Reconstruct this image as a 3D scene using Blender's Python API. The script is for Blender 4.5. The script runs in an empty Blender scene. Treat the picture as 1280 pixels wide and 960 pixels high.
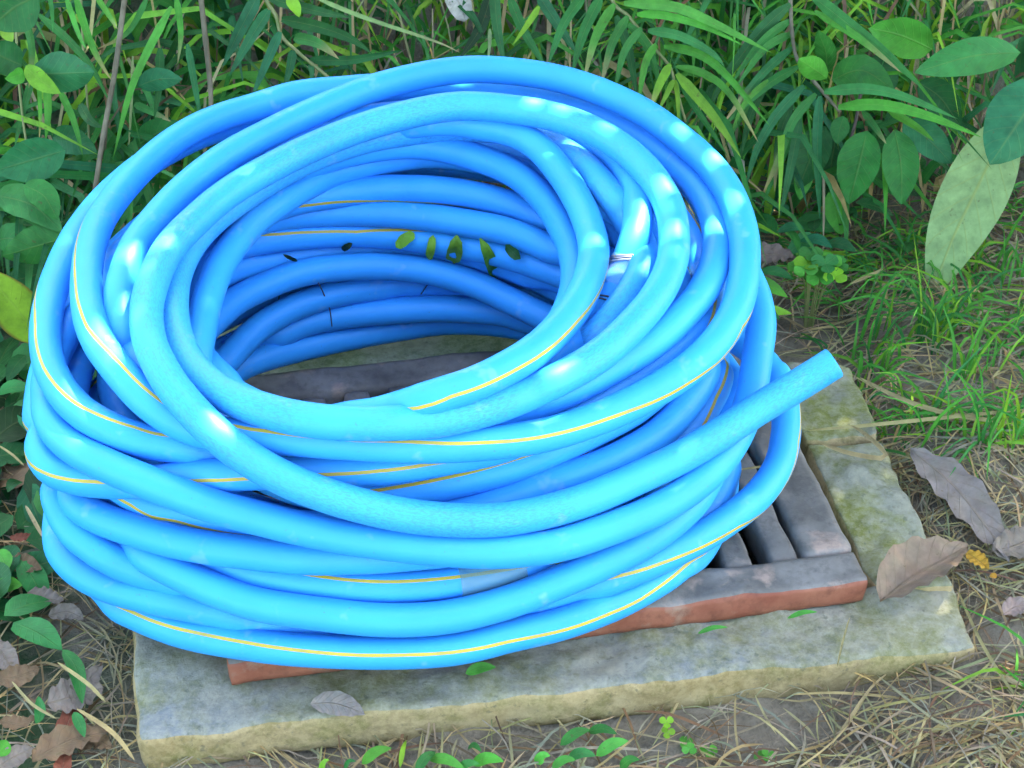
import bpy, bmesh, math, random
import numpy as np
from mathutils import Vector, noise
rnd = random.Random(7)
sc = bpy.context.scene
COL = sc.collection

# ------------------------------------------------------------------ camera
W, H, FPX, PITCH = 1280, 960, 2200.0, math.radians(37)
CAM = np.array([0.0952381, -0.92546921, 0.9603182])
FW = np.array([0, math.cos(PITCH), -math.sin(PITCH)])
RT = np.array([1.0, 0, 0]); UP = np.cross(RT, FW)
cd = bpy.data.cameras.new('camera'); cam = bpy.data.objects.new('camera', cd); COL.objects.link(cam)
cam.location = CAM; cam.rotation_euler = (math.radians(90) - PITCH, 0, 0)
cd.sensor_width = 36; cd.lens = FPX / W * 36; cd.clip_start = .05; cd.clip_end = 200
sc.camera = cam
# ------------------------------------------------------------------ world, sun, exposure
SUN_TO = np.array([.42, .50, .95]); SUN_TO /= np.linalg.norm(SUN_TO)     # direction towards the sun
elev = math.asin(SUN_TO[2]); azim = math.atan2(SUN_TO[0], SUN_TO[1])
wd = bpy.data.worlds.new('World'); sc.world = wd; wd.use_nodes = True
nt = wd.node_tree; bg = nt.nodes['Background']
sky = nt.nodes.new('ShaderNodeTexSky'); sky.sky_type = 'NISHITA'; sky.sun_disc = False
sky.sun_elevation = elev; sky.sun_rotation = azim; sky.air_density = 1.0; sky.dust_density = 2.5; sky.ozone_density = 1.0
nt.links.new(sky.outputs[0], bg.inputs[0]); bg.inputs[1].default_value = .13
sl = bpy.data.lights.new('sun', 'SUN'); sl.energy = 4.0; sl.angle = math.radians(.5); sl.color = (1, .95, .87)
so = bpy.data.objects.new('sun', sl); COL.objects.link(so)
so.rotation_euler = Vector(tuple(SUN_TO)).to_track_quat('Z', 'Y').to_euler()
sc.view_settings.view_transform = 'Standard'; sc.view_settings.look = 'None'
sc.view_settings.exposure = 3.38; sc.view_settings.use_white_balance = True; sc.view_settings.white_balance_temperature = 7200; sc.view_settings.white_balance_tint = 10; sc.view_settings.gamma = 1; sc.view_settings.use_curve_mapping = False
sc.render.engine = 'CYCLES'; sc.cycles.max_bounces = 4; sc.cycles.diffuse_bounces = 3; sc.cycles.glossy_bounces = 2; sc.cycles.transparent_max_bounces = 4
sc.cycles.caustics_reflective = False; sc.cycles.caustics_refractive = False; sc.cycles.use_adaptive_sampling = True; sc.cycles.adaptive_threshold = .03

# ------------------------------------------------------------------ helpers
def rayv(x, y): return FW + RT * (x - W / 2) / FPX - UP * (y - H / 2) / FPX
def at(x, y, z):                 # the point of height z seen there
    v = rayv(x, y); return CAM + v * (z - CAM[2]) / v[2]
def aty(x, y, Y):                # the point at distance Y seen there
    v = rayv(x, y); return CAM + v * (Y - CAM[1]) / v[1]
def px2m(P): return float((np.array(P) - CAM) @ FW) / FPX
def srgb(r, g, b):
    f = lambda c: c / 12.92 if c <= .04045 else ((c + .055) / 1.055) ** 2.4
    return (f(r / 255), f(g / 255), f(b / 255), 1)
def tag(o, label=None, cat=None, group=None, kind=None):
    if label: o['label'] = label
    if cat: o['category'] = cat
    if group: o['group'] = group
    if kind: o['kind'] = kind
    return o
def empty(name, loc, label, cat, group=None):
    o = bpy.data.objects.new(name, None); COL.objects.link(o); o.location = loc; o.empty_display_size = .02
    return tag(o, label, cat, group)
bpy.context.view_layer.update()
def link(name, me, parent=None):
    o = bpy.data.objects.new(name, me); COL.objects.link(o)
    if parent is not None:
        o.parent = parent
        m = parent.matrix_basis.copy(); p = parent.parent
        while p is not None: m = p.matrix_basis @ m; p = p.parent
        o.matrix_parent_inverse = m.inverted()
    return o
def mesh(name, verts, faces, mats, parent=None, smooth=True, cols=None, uvs=None, fmat=None):
    me = bpy.data.meshes.new(name)
    me.from_pydata([tuple(map(float, v)) for v in verts], [], faces)
    for m in (mats if isinstance(mats, (list, tuple)) else [mats]): me.materials.append(m)
    if fmat is not None: me.polygons.foreach_set('material_index', fmat)
    me.polygons.foreach_set('use_smooth', [smooth] * len(me.polygons))
    if cols is not None:
        ca = me.color_attributes.new('Col', 'FLOAT_COLOR', 'POINT')
        ca.data.foreach_set('color', np.asarray(cols, dtype=np.float32).ravel())
    if uvs is not None:
        ul = me.uv_layers.new(name='UVMap'); vi = np.zeros(len(me.loops), dtype=np.int32)
        me.loops.foreach_get('vertex_index', vi)
        ul.data.foreach_set('uv', np.asarray(uvs, dtype=np.float32)[vi].ravel())
    me.update(); return link(name, me, parent)
# ---- node helpers
def mat(name):
    m = bpy.data.materials.new(name); m.use_nodes = True
    t = m.node_tree; return m, t, t.nodes['Principled BSDF'], t.nodes['Material Output']
def N(t, kind, **kw):
    n = t.nodes.new('ShaderNode' + kind)
    for k, v in kw.items():
        if k.startswith('i_'): n.inputs[k[2:].replace('_', ' ')].default_value = v
        else: setattr(n, k, v)
    return n
def ramp(t, src, stops):
    r = t.nodes.new('ShaderNodeValToRGB'); e = r.color_ramp.elements
    while len(e) < len(stops): e.new(.5)
    for el, (p, c) in zip(e, stops): el.position = p; el.color = c if len(c) == 4 else (*c, 1)
    t.links.new(src, r.inputs[0]); return r.outputs[0]
def mix(t, f, a, b, mode='MIX'):
    n = t.nodes.new('ShaderNodeMix'); n.data_type = 'RGBA'; n.blend_type = mode
    for s, v in ((0, f), (6, a), (7, b)):
        if isinstance(v, (int, float)): n.inputs[s].default_value = v
        elif isinstance(v, (tuple, list)): n.inputs[s].default_value = v if len(v) == 4 else (*v, 1)
        else: t.links.new(v, n.inputs[s])
    return n.outputs[2]
def obj_noise(t, scale, detail=5, rough=.6, coord='Object', stretch=None):
    tc = N(t, 'TexCoord'); n = N(t, 'TexNoise'); n.inputs['Scale'].default_value = scale
    n.inputs['Detail'].default_value = detail; n.inputs['Roughness'].default_value = rough
    if stretch:
        mp = N(t, 'Mapping'); mp.inputs['Scale'].default_value = stretch
        t.links.new(tc.outputs[coord], mp.inputs[0]); t.links.new(mp.outputs[0], n.inputs['Vector'])
    else: t.links.new(tc.outputs[coord], n.inputs['Vector'])
    return n.outputs[0]
def bump(t, bs, h, strength=.4, dist=.002):
    b = N(t, 'Bump'); b.inputs['Strength'].default_value = strength; b.inputs['Distance'].default_value = dist
    t.links.new(h, b.inputs['Height']); t.links.new(b.outputs[0], bs.inputs['Normal'])

# ------------------------------------------------------------------ materials
def hose_mat(name, base, scuff=0.0):
    m, t, b, o = mat(name)
    n1 = obj_noise(t, 9, 4); n2 = obj_noise(t, 260, 3, .7)
    c = mix(t, ramp(t, n1, [(.3, (0, 0, 0)), (.75, (1, 1, 1))]), base, tuple(x * .82 for x in base[:3]))
    # faint pale rub marks and grime
    rub = ramp(t, obj_noise(t, 28, 3, .75), [(.62, (0, 0, 0)), (.70, (1, 1, 1))])
    c = mix(t, N_mul(t, rub, .16), c, (.42, .58, .70, 1))
    grime = ramp(t, obj_noise(t, 5.5, 3, .65), [(.58, (0, 0, 0)), (.8, (1, 1, 1))])
    c = mix(t, N_mul(t, grime, .28), c, (.07, .24, .30, 1))
    sp_ = ramp(t, obj_noise(t, 330, 2, .6), [(.70, (0, 0, 0)), (.75, (1, 1, 1))])
    c = mix(t, N_mul(t, sp_, .35), c, (.10, .14, .16, 1))
    if scuff:
        uv = N(t, 'UVMap'); mp = N(t, 'Mapping'); mp.inputs['Scale'].default_value = (240, 60, 1)
        t.links.new(uv.outputs[0], mp.inputs[0]); nz = N(t, 'TexNoise'); nz.inputs['Scale'].default_value = 1; nz.inputs['Detail'].default_value = 4
        nz.inputs['Roughness'].default_value = .75
        t.links.new(mp.outputs[0], nz.inputs['Vector'])
        s = ramp(t, nz.outputs[0], [(.48, (0, 0, 0)), (.54, (1, 1, 1))])
        reg = ramp(t, obj_noise(t, 7, 3), [(.34, (0, 0, 0)), (.50, (1, 1, 1))])
        f = t.nodes.new('ShaderNodeMath'); f.operation = 'MULTIPLY'; t.links.new(s, f.inputs[0]); t.links.new(reg, f.inputs[1])
        c = mix(t, N_mul(t, f.outputs[0], .42 * scuff), c, (.03, .15, .36, 1))
    t.links.new(c, b.inputs['Base Color'])
    b.inputs['Roughness'].default_value = .5; b.inputs['Specular IOR Level'].default_value = .34
    h = obj_noise(t, 420, 2, .5); bump(t, b, h, .12, .0006)
    return m
def N_mul(t, s, k):
    f = t.nodes.new('ShaderNodeMath'); f.operation = 'MULTIPLY'; t.links.new(s, f.inputs[0]); f.inputs[1].default_value = k
    return f.outputs[0]
M = {}
BLUE = (.013, .365, .85, 1)
M['hose'] = hose_mat('hose_blue', BLUE)
M['hose_worn'] = hose_mat('hose_blue_scuffed', (.016, .385, .80, 1), 1.0)
m, t, b, o = mat('stripe_yellow')
t.links.new(mix(t, ramp(t, obj_noise(t, 40, 5), [(.4, (0, 0, 0)), (.75, (1, 1, 1))]), (.50, .37, .03, 1), (.34, .29, .07, 1)), b.inputs['Base Color'])
b.inputs['Roughness'].default_value = .5; M['stripe'] = m
m, t, b, o = mat('hose_bore'); b.inputs['Base Color'].default_value = (.02, .09, .3, 1); b.inputs['Roughness'].default_value = .6; M['bore'] = m
m, t, b, o = mat('wire_metal'); b.inputs['Base Color'].default_value = (.45, .45, .47, 1); b.inputs['Metallic'].default_value = .9; b.inputs['Roughness'].default_value = .35; M['wire'] = m
m, t, b, o = mat('wire_dark'); b.inputs['Base Color'].default_value = (.05, .05, .06, 1); b.inputs['Roughness'].default_value = .5; M['wire_dark'] = m
def tape_mat(name, col, alpha):
    m, t, b, o = mat(name); n = obj_noise(t, 120, 5, .7)
    b.inputs['Base Color'].default_value = col; b.inputs['Roughness'].default_value = .22
    tr = N(t, 'BsdfTransparent'); mx = N(t, 'MixShader'); mx.inputs[0].default_value = alpha
    t.links.new(tr.outputs[0], mx.inputs[1]); t.links.new(b.outputs[0], mx.inputs[2]); t.links.new(mx.outputs[0], o.inputs[0])
    bump(t, b, n, .5, .002); return m
M['tape'] = tape_mat('clear_tape', (.40, .60, .74, 1), .22)
M['tape_green'] = tape_mat('stained_tape', (.16, .33, .30, 1), .55)
# stone
def stone_mat(name, c1, c2, moss, mossamt, bias):
    m, t, b, o = mat(name)
    big = obj_noise(t, 9, 5, .62); fine = obj_noise(t, 130, 5, .75); mid = obj_noise(t, 26, 4, .65)
    c = mix(t, ramp(t, big, [(.35, (0, 0, 0)), (.62, (1, 1, 1))]), c1, c2)
    c = mix(t, N_mul(t, ramp(t, obj_noise(t, 4.5, 4, .6), [(.5, (0, 0, 0)), (.62, (1, 1, 1))]), .6), c, tuple(x * .55 for x in c2[:3]))
    c = mix(t, N_mul(t, ramp(t, mid, [(.46, (0, 0, 0)), (.58, (1, 1, 1))]), .5), c, tuple(x * .6 for x in c1[:3]))
    mo = ramp(t, obj_noise(t, 13, 5, .72), [(bias, (0, 0, 0)), (bias + .16, (1, 1, 1))])
    c = mix(t, N_mul(t, mo, mossamt), c, moss)
    c = mix(t, N_mul(t, ramp(t, fine, [(.40, (0, 0, 0)), (.62, (1, 1, 1))]), .38), c, tuple(min(1, x * 1.5) for x in c2[:3]))
    pit = ramp(t, obj_noise(t, 150, 4, .6), [(.3, (1, 1, 1)), (.4, (0, 0, 0))])
    c = mix(t, N_mul(t, pit, .5), c, (.06, .07, .05, 1))
    t.links.new(c, b.inputs['Base Color']); b.inputs['Roughness'].default_value = .88; b.inputs['Specular IOR Level'].default_value = .25
    bump(t, b, mix(t, .5, fine, mid), .7, .004); return m
M['slab'] = stone_mat('slab_top', (.125, .148, .155, 1), (.24, .235, .17, 1), (.155, .155, .05, 1), .8, .45)
M['slab_side'] = stone_mat('slab_split_face', (.23, .165, .06, 1), (.33, .26, .13, 1), (.15, .16, .04, 1), .6, .48)
M['slab_moss'] = stone_mat('slab_mossy', (.135, .15, .12, 1), (.22, .225, .16, 1), (.14, .155, .03, 1), .9, .42)
M['slab_green'] = stone_mat('slab_algae', (.15, .18, .12, 1), (.22, .25, .16, 1), (.10, .15, .05, 1), .8, .4)
def grate_mat(name, c1, c2, spot, sc1=16):
    m, t, b, o = mat(name)
    a = obj_noise(t, sc1, 5, .65); f = obj_noise(t, 70, 5, .7); g = obj_noise(t, 24, 6, .6)
    c = mix(t, ramp(t, a, [(.35, (0, 0, 0)), (.65, (1, 1, 1))]), c1, c2)
    c = mix(t, N_mul(t, ramp(t, g, [(.57, (0, 0, 0)), (.68, (1, 1, 1))]), .8), c, spot)
    c = mix(t, N_mul(t, ramp(t, f, [(.3, (1, 1, 1)), (.5, (0, 0, 0))]), .5), c, tuple(x * .45 for x in c1[:3]))
    t.links.new(c, b.inputs['Base Color']); b.inputs['Roughness'].default_value = .72
    bump(t, b, mix(t, .6, f, g), .6, .003); return m
M['grate'] = grate_mat('grate_grey', (.09, .086, .074, 1), (.19, .182, .158, 1), (.34, .25, .19, 1))
M['grate_red'] = grate_mat('grate_red_face', (.19, .05, .024, 1), (.28, .105, .055, 1), (.25, .17, .115, 1))
# soil
m, t, b, o = mat('soil')
n1 = obj_noise(t, 6, 5, .65); n2 = obj_noise(t, 45, 5, .7); n3 = obj_noise(t, 220, 4, .7)
c = mix(t, ramp(t, n1, [(.35, (0, 0, 0)), (.65, (1, 1, 1))]), (.10, .085, .058, 1), (.20, .172, .122, 1))
c = mix(t, N_mul(t, ramp(t, n2, [(.4, (0, 0, 0)), (.65, (1, 1, 1))]), .7), c, (.25, .22, .16, 1))
c = mix(t, N_mul(t, ramp(t, n3, [(.5, (0, 0, 0)), (.7, (1, 1, 1))]), .4), c, (.03, .028, .02, 1))
geo = N(t, 'NewGeometry'); sx_ = N(t, 'SeparateXYZ'); t.links.new(geo.outputs['Position'], sx_.inputs[0])
mk_ = N(t, 'MapRange'); mk_.inputs[1].default_value = -.17; mk_.inputs[2].default_value = -.27; t.links.new(sx_.outputs[0], mk_.inputs[0])
ms_ = t.nodes.new('ShaderNodeMath'); ms_.operation = 'MULTIPLY'; t.links.new(mk_.outputs[0], ms_.inputs[0]); t.links.new(ramp(t, obj_noise(t, 14, 5, .6), [(.36, (0, 0, 0)), (.5, (1, 1, 1))]), ms_.inputs[1])
c = mix(t, N_mul(t, ms_.outputs[0], .9), c, (.022, .062, .022, 1))
t.links.new(c, b.inputs['Base Color']); b.inputs['Roughness'].default_value = .95; b.inputs['Specular IOR Level'].default_value = .15
bump(t, b, mix(t, .5, n2, n3), 1.0, .006); M['soil'] = m
# leaves: colour comes from the leaf's own colour attribute, veins from its UV
def leaf_mat(name, transl, rough, vein=.35, dry=False, side_veins=True):
    m, t, b, o = mat(name)
    at_ = N(t, 'Attribute', attribute_name='Col'); uv = N(t, 'UVMap'); sp = N(t, 'SeparateXYZ'); t.links.new(uv.outputs[0], sp.inputs[0])
    c = at_.outputs['Color']
    def M2(op, a, bb):
        f = t.nodes.new('ShaderNodeMath'); f.operation = op
        for i, v in ((0, a), (1, bb)):
            if isinstance(v, (int, float)): f.inputs[i].default_value = v
            else: t.links.new(v, f.inputs[i])
        return f.outputs[0]
    av = M2('ABSOLUTE', M2('SUBTRACT', sp.outputs[1], .5), 0)
    rib = ramp(t, av, [(.0, (1, 1, 1)), (.035, (0, 0, 0))])
    hh = rib
    if side_veins:
        w = M2('FRACT', M2('MULTIPLY', M2('SUBTRACT', sp.outputs[0], M2('MULTIPLY', av, .42)), 8), 0)
        sv = ramp(t, M2('ABSOLUTE', M2('SUBTRACT', w, .5), 0), [(.0, (1, 1, 1)), (.075, (0, 0, 0))])
        hh = M2('MAXIMUM', rib, M2('MULTIPLY', sv, .5))
    else:
        w = M2('FRACT', M2('MULTIPLY', sp.outputs[1], 9), 0)
        hh = M2('MAXIMUM', rib, M2('MULTIPLY', ramp(t, w, [(.3, (0, 0, 0)), (.5, (1, 1, 1)), (.7, (0, 0, 0))]), .3))
    n = obj_noise(t, 60, 6, .65)
    c = mix(t, 1.0, c, ramp(t, n, [(.25, (.62, .62, .6)), (.75, (1.25, 1.25, 1.15))]), 'MULTIPLY')
    c = mix(t, M2('MULTIPLY', hh, vein), c, (.30, .36, .10, 1) if not dry else (.24, .18, .10, 1))
    c = mix(t, N_mul(t, ramp(t, obj_noise(t, 170, 3, .6), [(.66, (0, 0, 0)), (.72, (1, 1, 1))]), .5), c, (.10, .075, .03, 1))
    t.links.new(c, b.inputs['Base Color']); b.inputs['Roughness'].default_value = rough; b.inputs['Specular IOR Level'].default_value = .22
    tl = N(t, 'BsdfTranslucent'); t.links.new(c, tl.inputs[0]); mx = N(t, 'MixShader'); mx.inputs[0].default_value = transl
    t.links.new(b.outputs[0], mx.inputs[1]); t.links.new(tl.outputs[0], mx.inputs[2]); t.links.new(mx.outputs[0], o.inputs[0])
    bump(t, b, hh, .35 if not dry else .6, .0015); return m
M['leaf'] = leaf_mat('leaf_green', .33, .46, .16)
M['leaf_pale'] = leaf_mat('leaf_pale', .3, .55, .75)
M['blade'] = leaf_mat('blade_green', .36, .55, .25, side_veins=False)
M['dry'] = leaf_mat('leaf_dead', .12, .8, .4, dry=True)
M['straw'] = leaf_mat('straw', .15, .75, .1, dry=True, side_veins=False)
m, t, b, o = mat('bark'); n = obj_noise(t, 60, 6, .6, stretch=(1, 1, .2))
t.links.new(ramp(t, n, [(.3, (.05, .035, .025)), (.7, (.15, .11, .09))]), b.inputs['Base Color']); b.inputs['Roughness'].default_value = .85; M['bark'] = m
m, t, b, o = mat('twig'); n = obj_noise(t, 60, 4, .6, stretch=(1, 1, .2))
t.links.new(ramp(t, n, [(.3, (.07, .06, .03)), (.7, (.19, .165, .10))]), b.inputs['Base Color']); b.inputs['Roughness'].default_value = .85; M['twig'] = m
m, t, b, o = mat('green_stem'); n = obj_noise(t, 40, 4)
t.links.new(ramp(t, n, [(.3, (.10, .15, .03)), (.7, (.20, .20, .07))]), b.inputs['Base Color']); b.inputs['Roughness'].default_value = .6; M['stem'] = m
m, t, b, o = mat('pebble'); n = obj_noise(t, 60, 6)
t.links.new(ramp(t, n, [(.3, (.16, .18, .20)), (.7, (.30, .33, .36))]), b.inputs['Base Color']); b.inputs['Roughness'].default_value = .8; M['pebble'] = m
HOSE = {
 'Y': (1, '2265,863,216,-47 2143,744,208,-51 2006,622,215,-58 1863,504,223,-65 1714,391,236,-66 1557,260,281,-66 1399,182,280,-67 1235,123,272,-66 1066,69,274,-65 898,19,270,-62 732,-33,259,-59 562,-75,249,-55 386,-101,247,-54 209,-113,246,-53 32,-118,246,-53 -146,-117,246,-53 -324,-108,244,-51 -501,-94,243,-48 -679,-73,238,-44 -858,-29,218,-41 -1041,37,185,-38 -1216,75,182,-35 -1400,157,143,-33 -1573,232,128,-35 -1738,311,126,-37 -1898,400,125,-36 -2052,496,125,-36 -2156,630,125,-36 -2260,756,128,-36 -2344,892,133,-37 -2408,1038,140,-37 -2454,1186,147,-37 -2481,1340,154,-37 -2488,1498,161,-37 -2477,1657,166,-38 -2449,1816,170,-38 -2405,1974,174,-38 -2349,2131,170,-38 -2277,2286,178,-38 -2195,2435,193,-39 -2110,2588,203,-39 -2017,2740,212,-39 -1914,2887,217,-39 -1805,3030,219,-39 -1673,3171,213,-39 -1582,3307,227,-40 -1470,3435,233,-40 -1334,3559,220,-40 -1185,3680,194,-40 -1029,3797,163,-40 -868,3895,145,-41 -703,3975,136,-41 -535,4046,128,-41 -365,4110,125,-41 -193,4164,125,-41 -20,4209,128,-42 153,4245,138,-42 330,4265,145,-42 510,4267,147,-42 688,4255,146,-42 865,4228,143,-42 1039,4188,139,-43 1211,4136,135,-43 1380,4072,132,-43 1543,3994,125,-43 1704,3908,125,-43 1859,3812,125,-44 2005,3703,125,-44 2145,3586,125,-44 2276,3459,125,-44 2393,3320,125,-44 2496,3168,125,-44 2581,3007,125,-45 2645,2836,125,-45 2692,2659,125,-45 2722,2478,125,-45 2736,2293,125,-45 2732,2105,125,-46 2713,1918,126,-46 2677,1733,126,-46 2626,1551,126,-46 2560,1371,126,-46 2482,1195,128,-47 2387,1027,147,-47'),
 'W': (1, '2707,1839,382,-7 2662,1675,375,-1 2602,1515,369,5 2533,1360,362,11 2435,1231,347,17 2313,1119,332,-7 2180,1047,322,-31 2054,969,271,-53 1909,853,269,-72 1768,756,250,-92 1617,670,228,-112 1459,586,215,-131 1299,512,196,-151 1135,440,183,-171 967,374,171,-190 797,315,163,-210 624,266,157,-210 449,226,155,-210 273,192,158,-210 95,165,167,-210 -82,146,181,-210 -260,136,200,-210 -437,138,222,-210 -614,145,249,-210 -789,159,278,-210 -969,181,295,-210 -1140,178,349,-210 -1313,224,350,-210 -1484,267,356,-210 -1659,319,349,-210 -1833,375,347,-210 -2005,431,349,-210 -2169,514,343,-210 -2322,623,332,-210 -2452,749,330,-207 -2553,897,331,-200 -2610,1065,332,-197 -2645,1242,331,-194 -2663,1426,327,-191 -2673,1604,313,-188 -2658,1791,303,-184 -2624,1980,291,-181 -2570,2167,276,-178 -2500,2351,262,-175 -2418,2530,246,-172 -2325,2702,237,-169 -2223,2867,238,-166 -2116,3023,247,-163 -2004,3170,259,-160 -1885,3308,275,-156 -1767,3444,294,-153 -1640,3562,320,-150 -1497,3662,340,-147 -1345,3763,343,-144 -1159,3769,354,-141 -1021,3859,371,-138 -867,3934,382,-135 -698,3989,385,-132 -525,4034,386,-130 -349,4064,388,-130 -171,4083,393,-130 7,4093,400,-130 186,4095,408,-130 365,4088,414,-130 543,4074,415,-127 719,4052,412,-121 893,4024,405,-115 1061,3974,381,-109 1226,3918,364,-102 1387,3851,343,-96 1543,3771,321,-90 1689,3677,299,-84 1830,3572,274,-78 1971,3463,253,-72 2110,3347,251,-66 2241,3220,259,-60 2358,3081,280,-53 2456,2929,307,-47 2532,2768,333,-41 2601,2604,349,-35 2654,2435,360,-29 2690,2263,368,-23 2706,2092,373,-17 2702,1923,376,-11'),
 'X': (1, '3227,2832,580,-76 3248,2675,558,-73 3254,2515,537,-71 3247,2351,518,-68 3229,2186,501,-66 3196,2021,485,-63 3151,1856,471,-76 3085,1695,459,-88 2998,1541,451,-103 2894,1393,446,-118 2773,1253,446,-102 2641,1122,448,-85 2506,996,450,-79 2364,879,451,-74 2216,770,453,-68 2065,667,454,-61 1913,569,455,-54 1757,486,448,-45 1594,415,444,-36 1429,401,406,-48 1260,338,409,-60 1091,287,406,-72 920,251,399,-84 745,221,397,-96 570,203,396,-108 392,196,396,-120 214,196,399,-132 36,204,404,-144 -142,219,409,-156 -318,238,415,-168 -493,263,425,-180 -667,294,435,-192 -842,327,443,-204 -1011,350,456,-210 -1178,379,473,-210 -1354,413,465,-210 -1502,369,489,-210 -1664,406,510,-210 -1818,430,546,-210 -1963,443,604,-210 -2090,471,674,-210 -2216,554,704,-209 -2328,639,736,-206 -2413,733,785,-203 -2467,820,851,-200 -2513,949,884,-196 -2549,1145,766,-193 -2552,1315,763,-190 -2540,1501,728,-186 -2472,1687,685,-182 -2410,1868,641,-179 -2309,2060,586,-176 -2179,2249,567,-172 -2072,2432,521,-168 -1948,2612,512,-165 -1830,2786,510,-162 -1717,2953,507,-158 -1566,3115,505,-154 -1489,3266,522,-151 -1410,3409,543,-148 -1322,3544,566,-144 -1210,3668,584,-140 -1083,3781,600,-137 -942,3881,611,-134 -787,3971,615,-130 -624,4049,613,-130 -455,4115,605,-130 -281,4172,588,-130 -114,4226,591,-130 64,4261,575,-127 243,4279,562,-125 424,4284,543,-122 606,4275,528,-120 789,4258,514,-117 971,4231,504,-115 1155,4195,506,-112 1335,4146,526,-110 1516,4093,540,-107 1702,4042,551,-105 1884,3979,564,-102 2055,3901,567,-100 2225,3822,578,-97 2388,3734,589,-95 2544,3639,598,-92 2690,3536,606,-90 2822,3425,610,-87 2939,3304,609,-84 3040,3174,605,-82 3121,3037,597,-79 3183,2892,585,-77'),
 'U': (1, '2494,1263,812,180 2424,1091,813,180 2341,951,791,180 2236,823,769,180 2118,706,747,180 1991,598,728,180 1854,500,708,180 1707,415,690,180 1555,338,672,180 1401,266,651,180 1246,198,628,180 1091,132,602,180 930,75,577,180 763,25,558,180 592,-18,542,180 417,-50,534,180 239,-69,535,180 61,-79,542,180 -117,-79,554,180 -292,-70,571,180 -466,-55,586,180 -641,-34,597,180 -814,-7,607,180 -983,32,621,180 -1142,90,640,180 -1297,154,660,180 -1449,229,679,180 -1596,308,700,180 -1745,412,703,180 -1885,575,679,180 -2000,681,680,180 -2109,800,676,180 -2197,921,683,180 -2263,1041,696,180 -2309,1168,712,180 -2327,1298,733,180 -2327,1424,765,180 -2308,1551,802,180 -2275,1673,850,180 -2226,1799,904,180 -2164,1935,935,180 -2091,2069,958,180 -2006,2208,977,180 -1926,2352,989,180 -1797,2476,994,180 -1740,2656,992,180 -1693,2840,988,180 -1625,3014,990,180 -1547,3184,992,180 -1459,3346,995,180 -1342,3494,989,180 -1206,3628,978,180 -1067,3750,973,180 -913,3852,965,180 -748,3934,947,180 -578,3999,925,180 -404,4046,904,180 -228,4077,884,180 -52,4091,865,180 122,4087,843,180 291,4067,816,180 455,4031,788,180 612,3981,758,180 761,3917,725,180 904,3841,692,180 1049,3759,664,180 1194,3669,640,180 1360,3570,613,180 1512,3460,591,180 1658,3340,569,180 1810,3215,555,180 1958,3083,560,180 2083,2933,577,180 2207,2777,585,180 2331,2614,590,180 2428,2437,606,180 2483,2253,638,180 2527,2068,655,180 2547,1872,682,180 2539,1686,679,180 2545,1507,677,180'),
 'Z': (1, '1132,418,649,-53 961,347,653,-45 790,287,651,-39 617,234,648,-33 440,194,647,-30 261,167,649,-29 80,151,651,-28 -100,148,656,-27 -280,157,661,-25 -458,175,668,-22 -635,201,675,-18 -810,235,683,-18 -984,277,690,-17 -1145,346,717,-17 -1303,414,739,-16 -1455,492,764,-16 -1600,583,790,-15 -1742,659,822,-15 -1874,752,854,-14 -1997,851,882,-14 -2109,956,907,-13 -2206,1072,931,-13 -2287,1195,953,-12 -2352,1324,973,-12 -2399,1462,989,-12 -2427,1607,998,-11 -2435,1759,999,-11 -2415,1913,992,-10 -2372,2061,976,-10 -2311,2213,971,-9 -2228,2367,978,-9 -2135,2523,1010,-8 -2074,2683,1057,-8 -2031,2840,1099,-7 -1950,2997,1130,-7 -1860,3155,1137,-6 -1783,3300,1149,-6 -1679,3467,1137,7 -1555,3637,1105,10 -1417,3790,1069,5 -1265,3923,1033,-1 -1105,4034,1004,-6 -939,4123,983,-12 -768,4194,969,-17 -594,4252,960,-23 -418,4296,955,-28 -239,4322,952,-34 -60,4328,948,-39 120,4315,946,-45 298,4287,943,-51 472,4242,938,-56 639,4182,930,-62 801,4109,920,-67 956,4022,911,-73 1107,3928,901,-78 1294,3851,923,-84 1465,3756,930,-89 1637,3658,932,-95 1810,3553,930,-100 1966,3428,921,-106 2113,3297,912,-111 2269,3166,890,-117 2415,3023,881,-122 2521,2866,899,-128 2609,2704,911,-133 2683,2540,918,-139 2734,2376,922,-144 2775,2187,975,-150 2757,2061,926,-150 2704,1908,904,-150 2647,1751,887,-150 2586,1588,877,-150 2516,1457,849,-150 2433,1369,775,-150 2354,1279,700,-150 2263,1171,655,-150 2151,1043,635,-150 2020,918,627,-135 1877,808,619,-120 1724,706,616,-105 1562,612,618,-90 1391,532,628,-75 1218,455,643,-60'),
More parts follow.
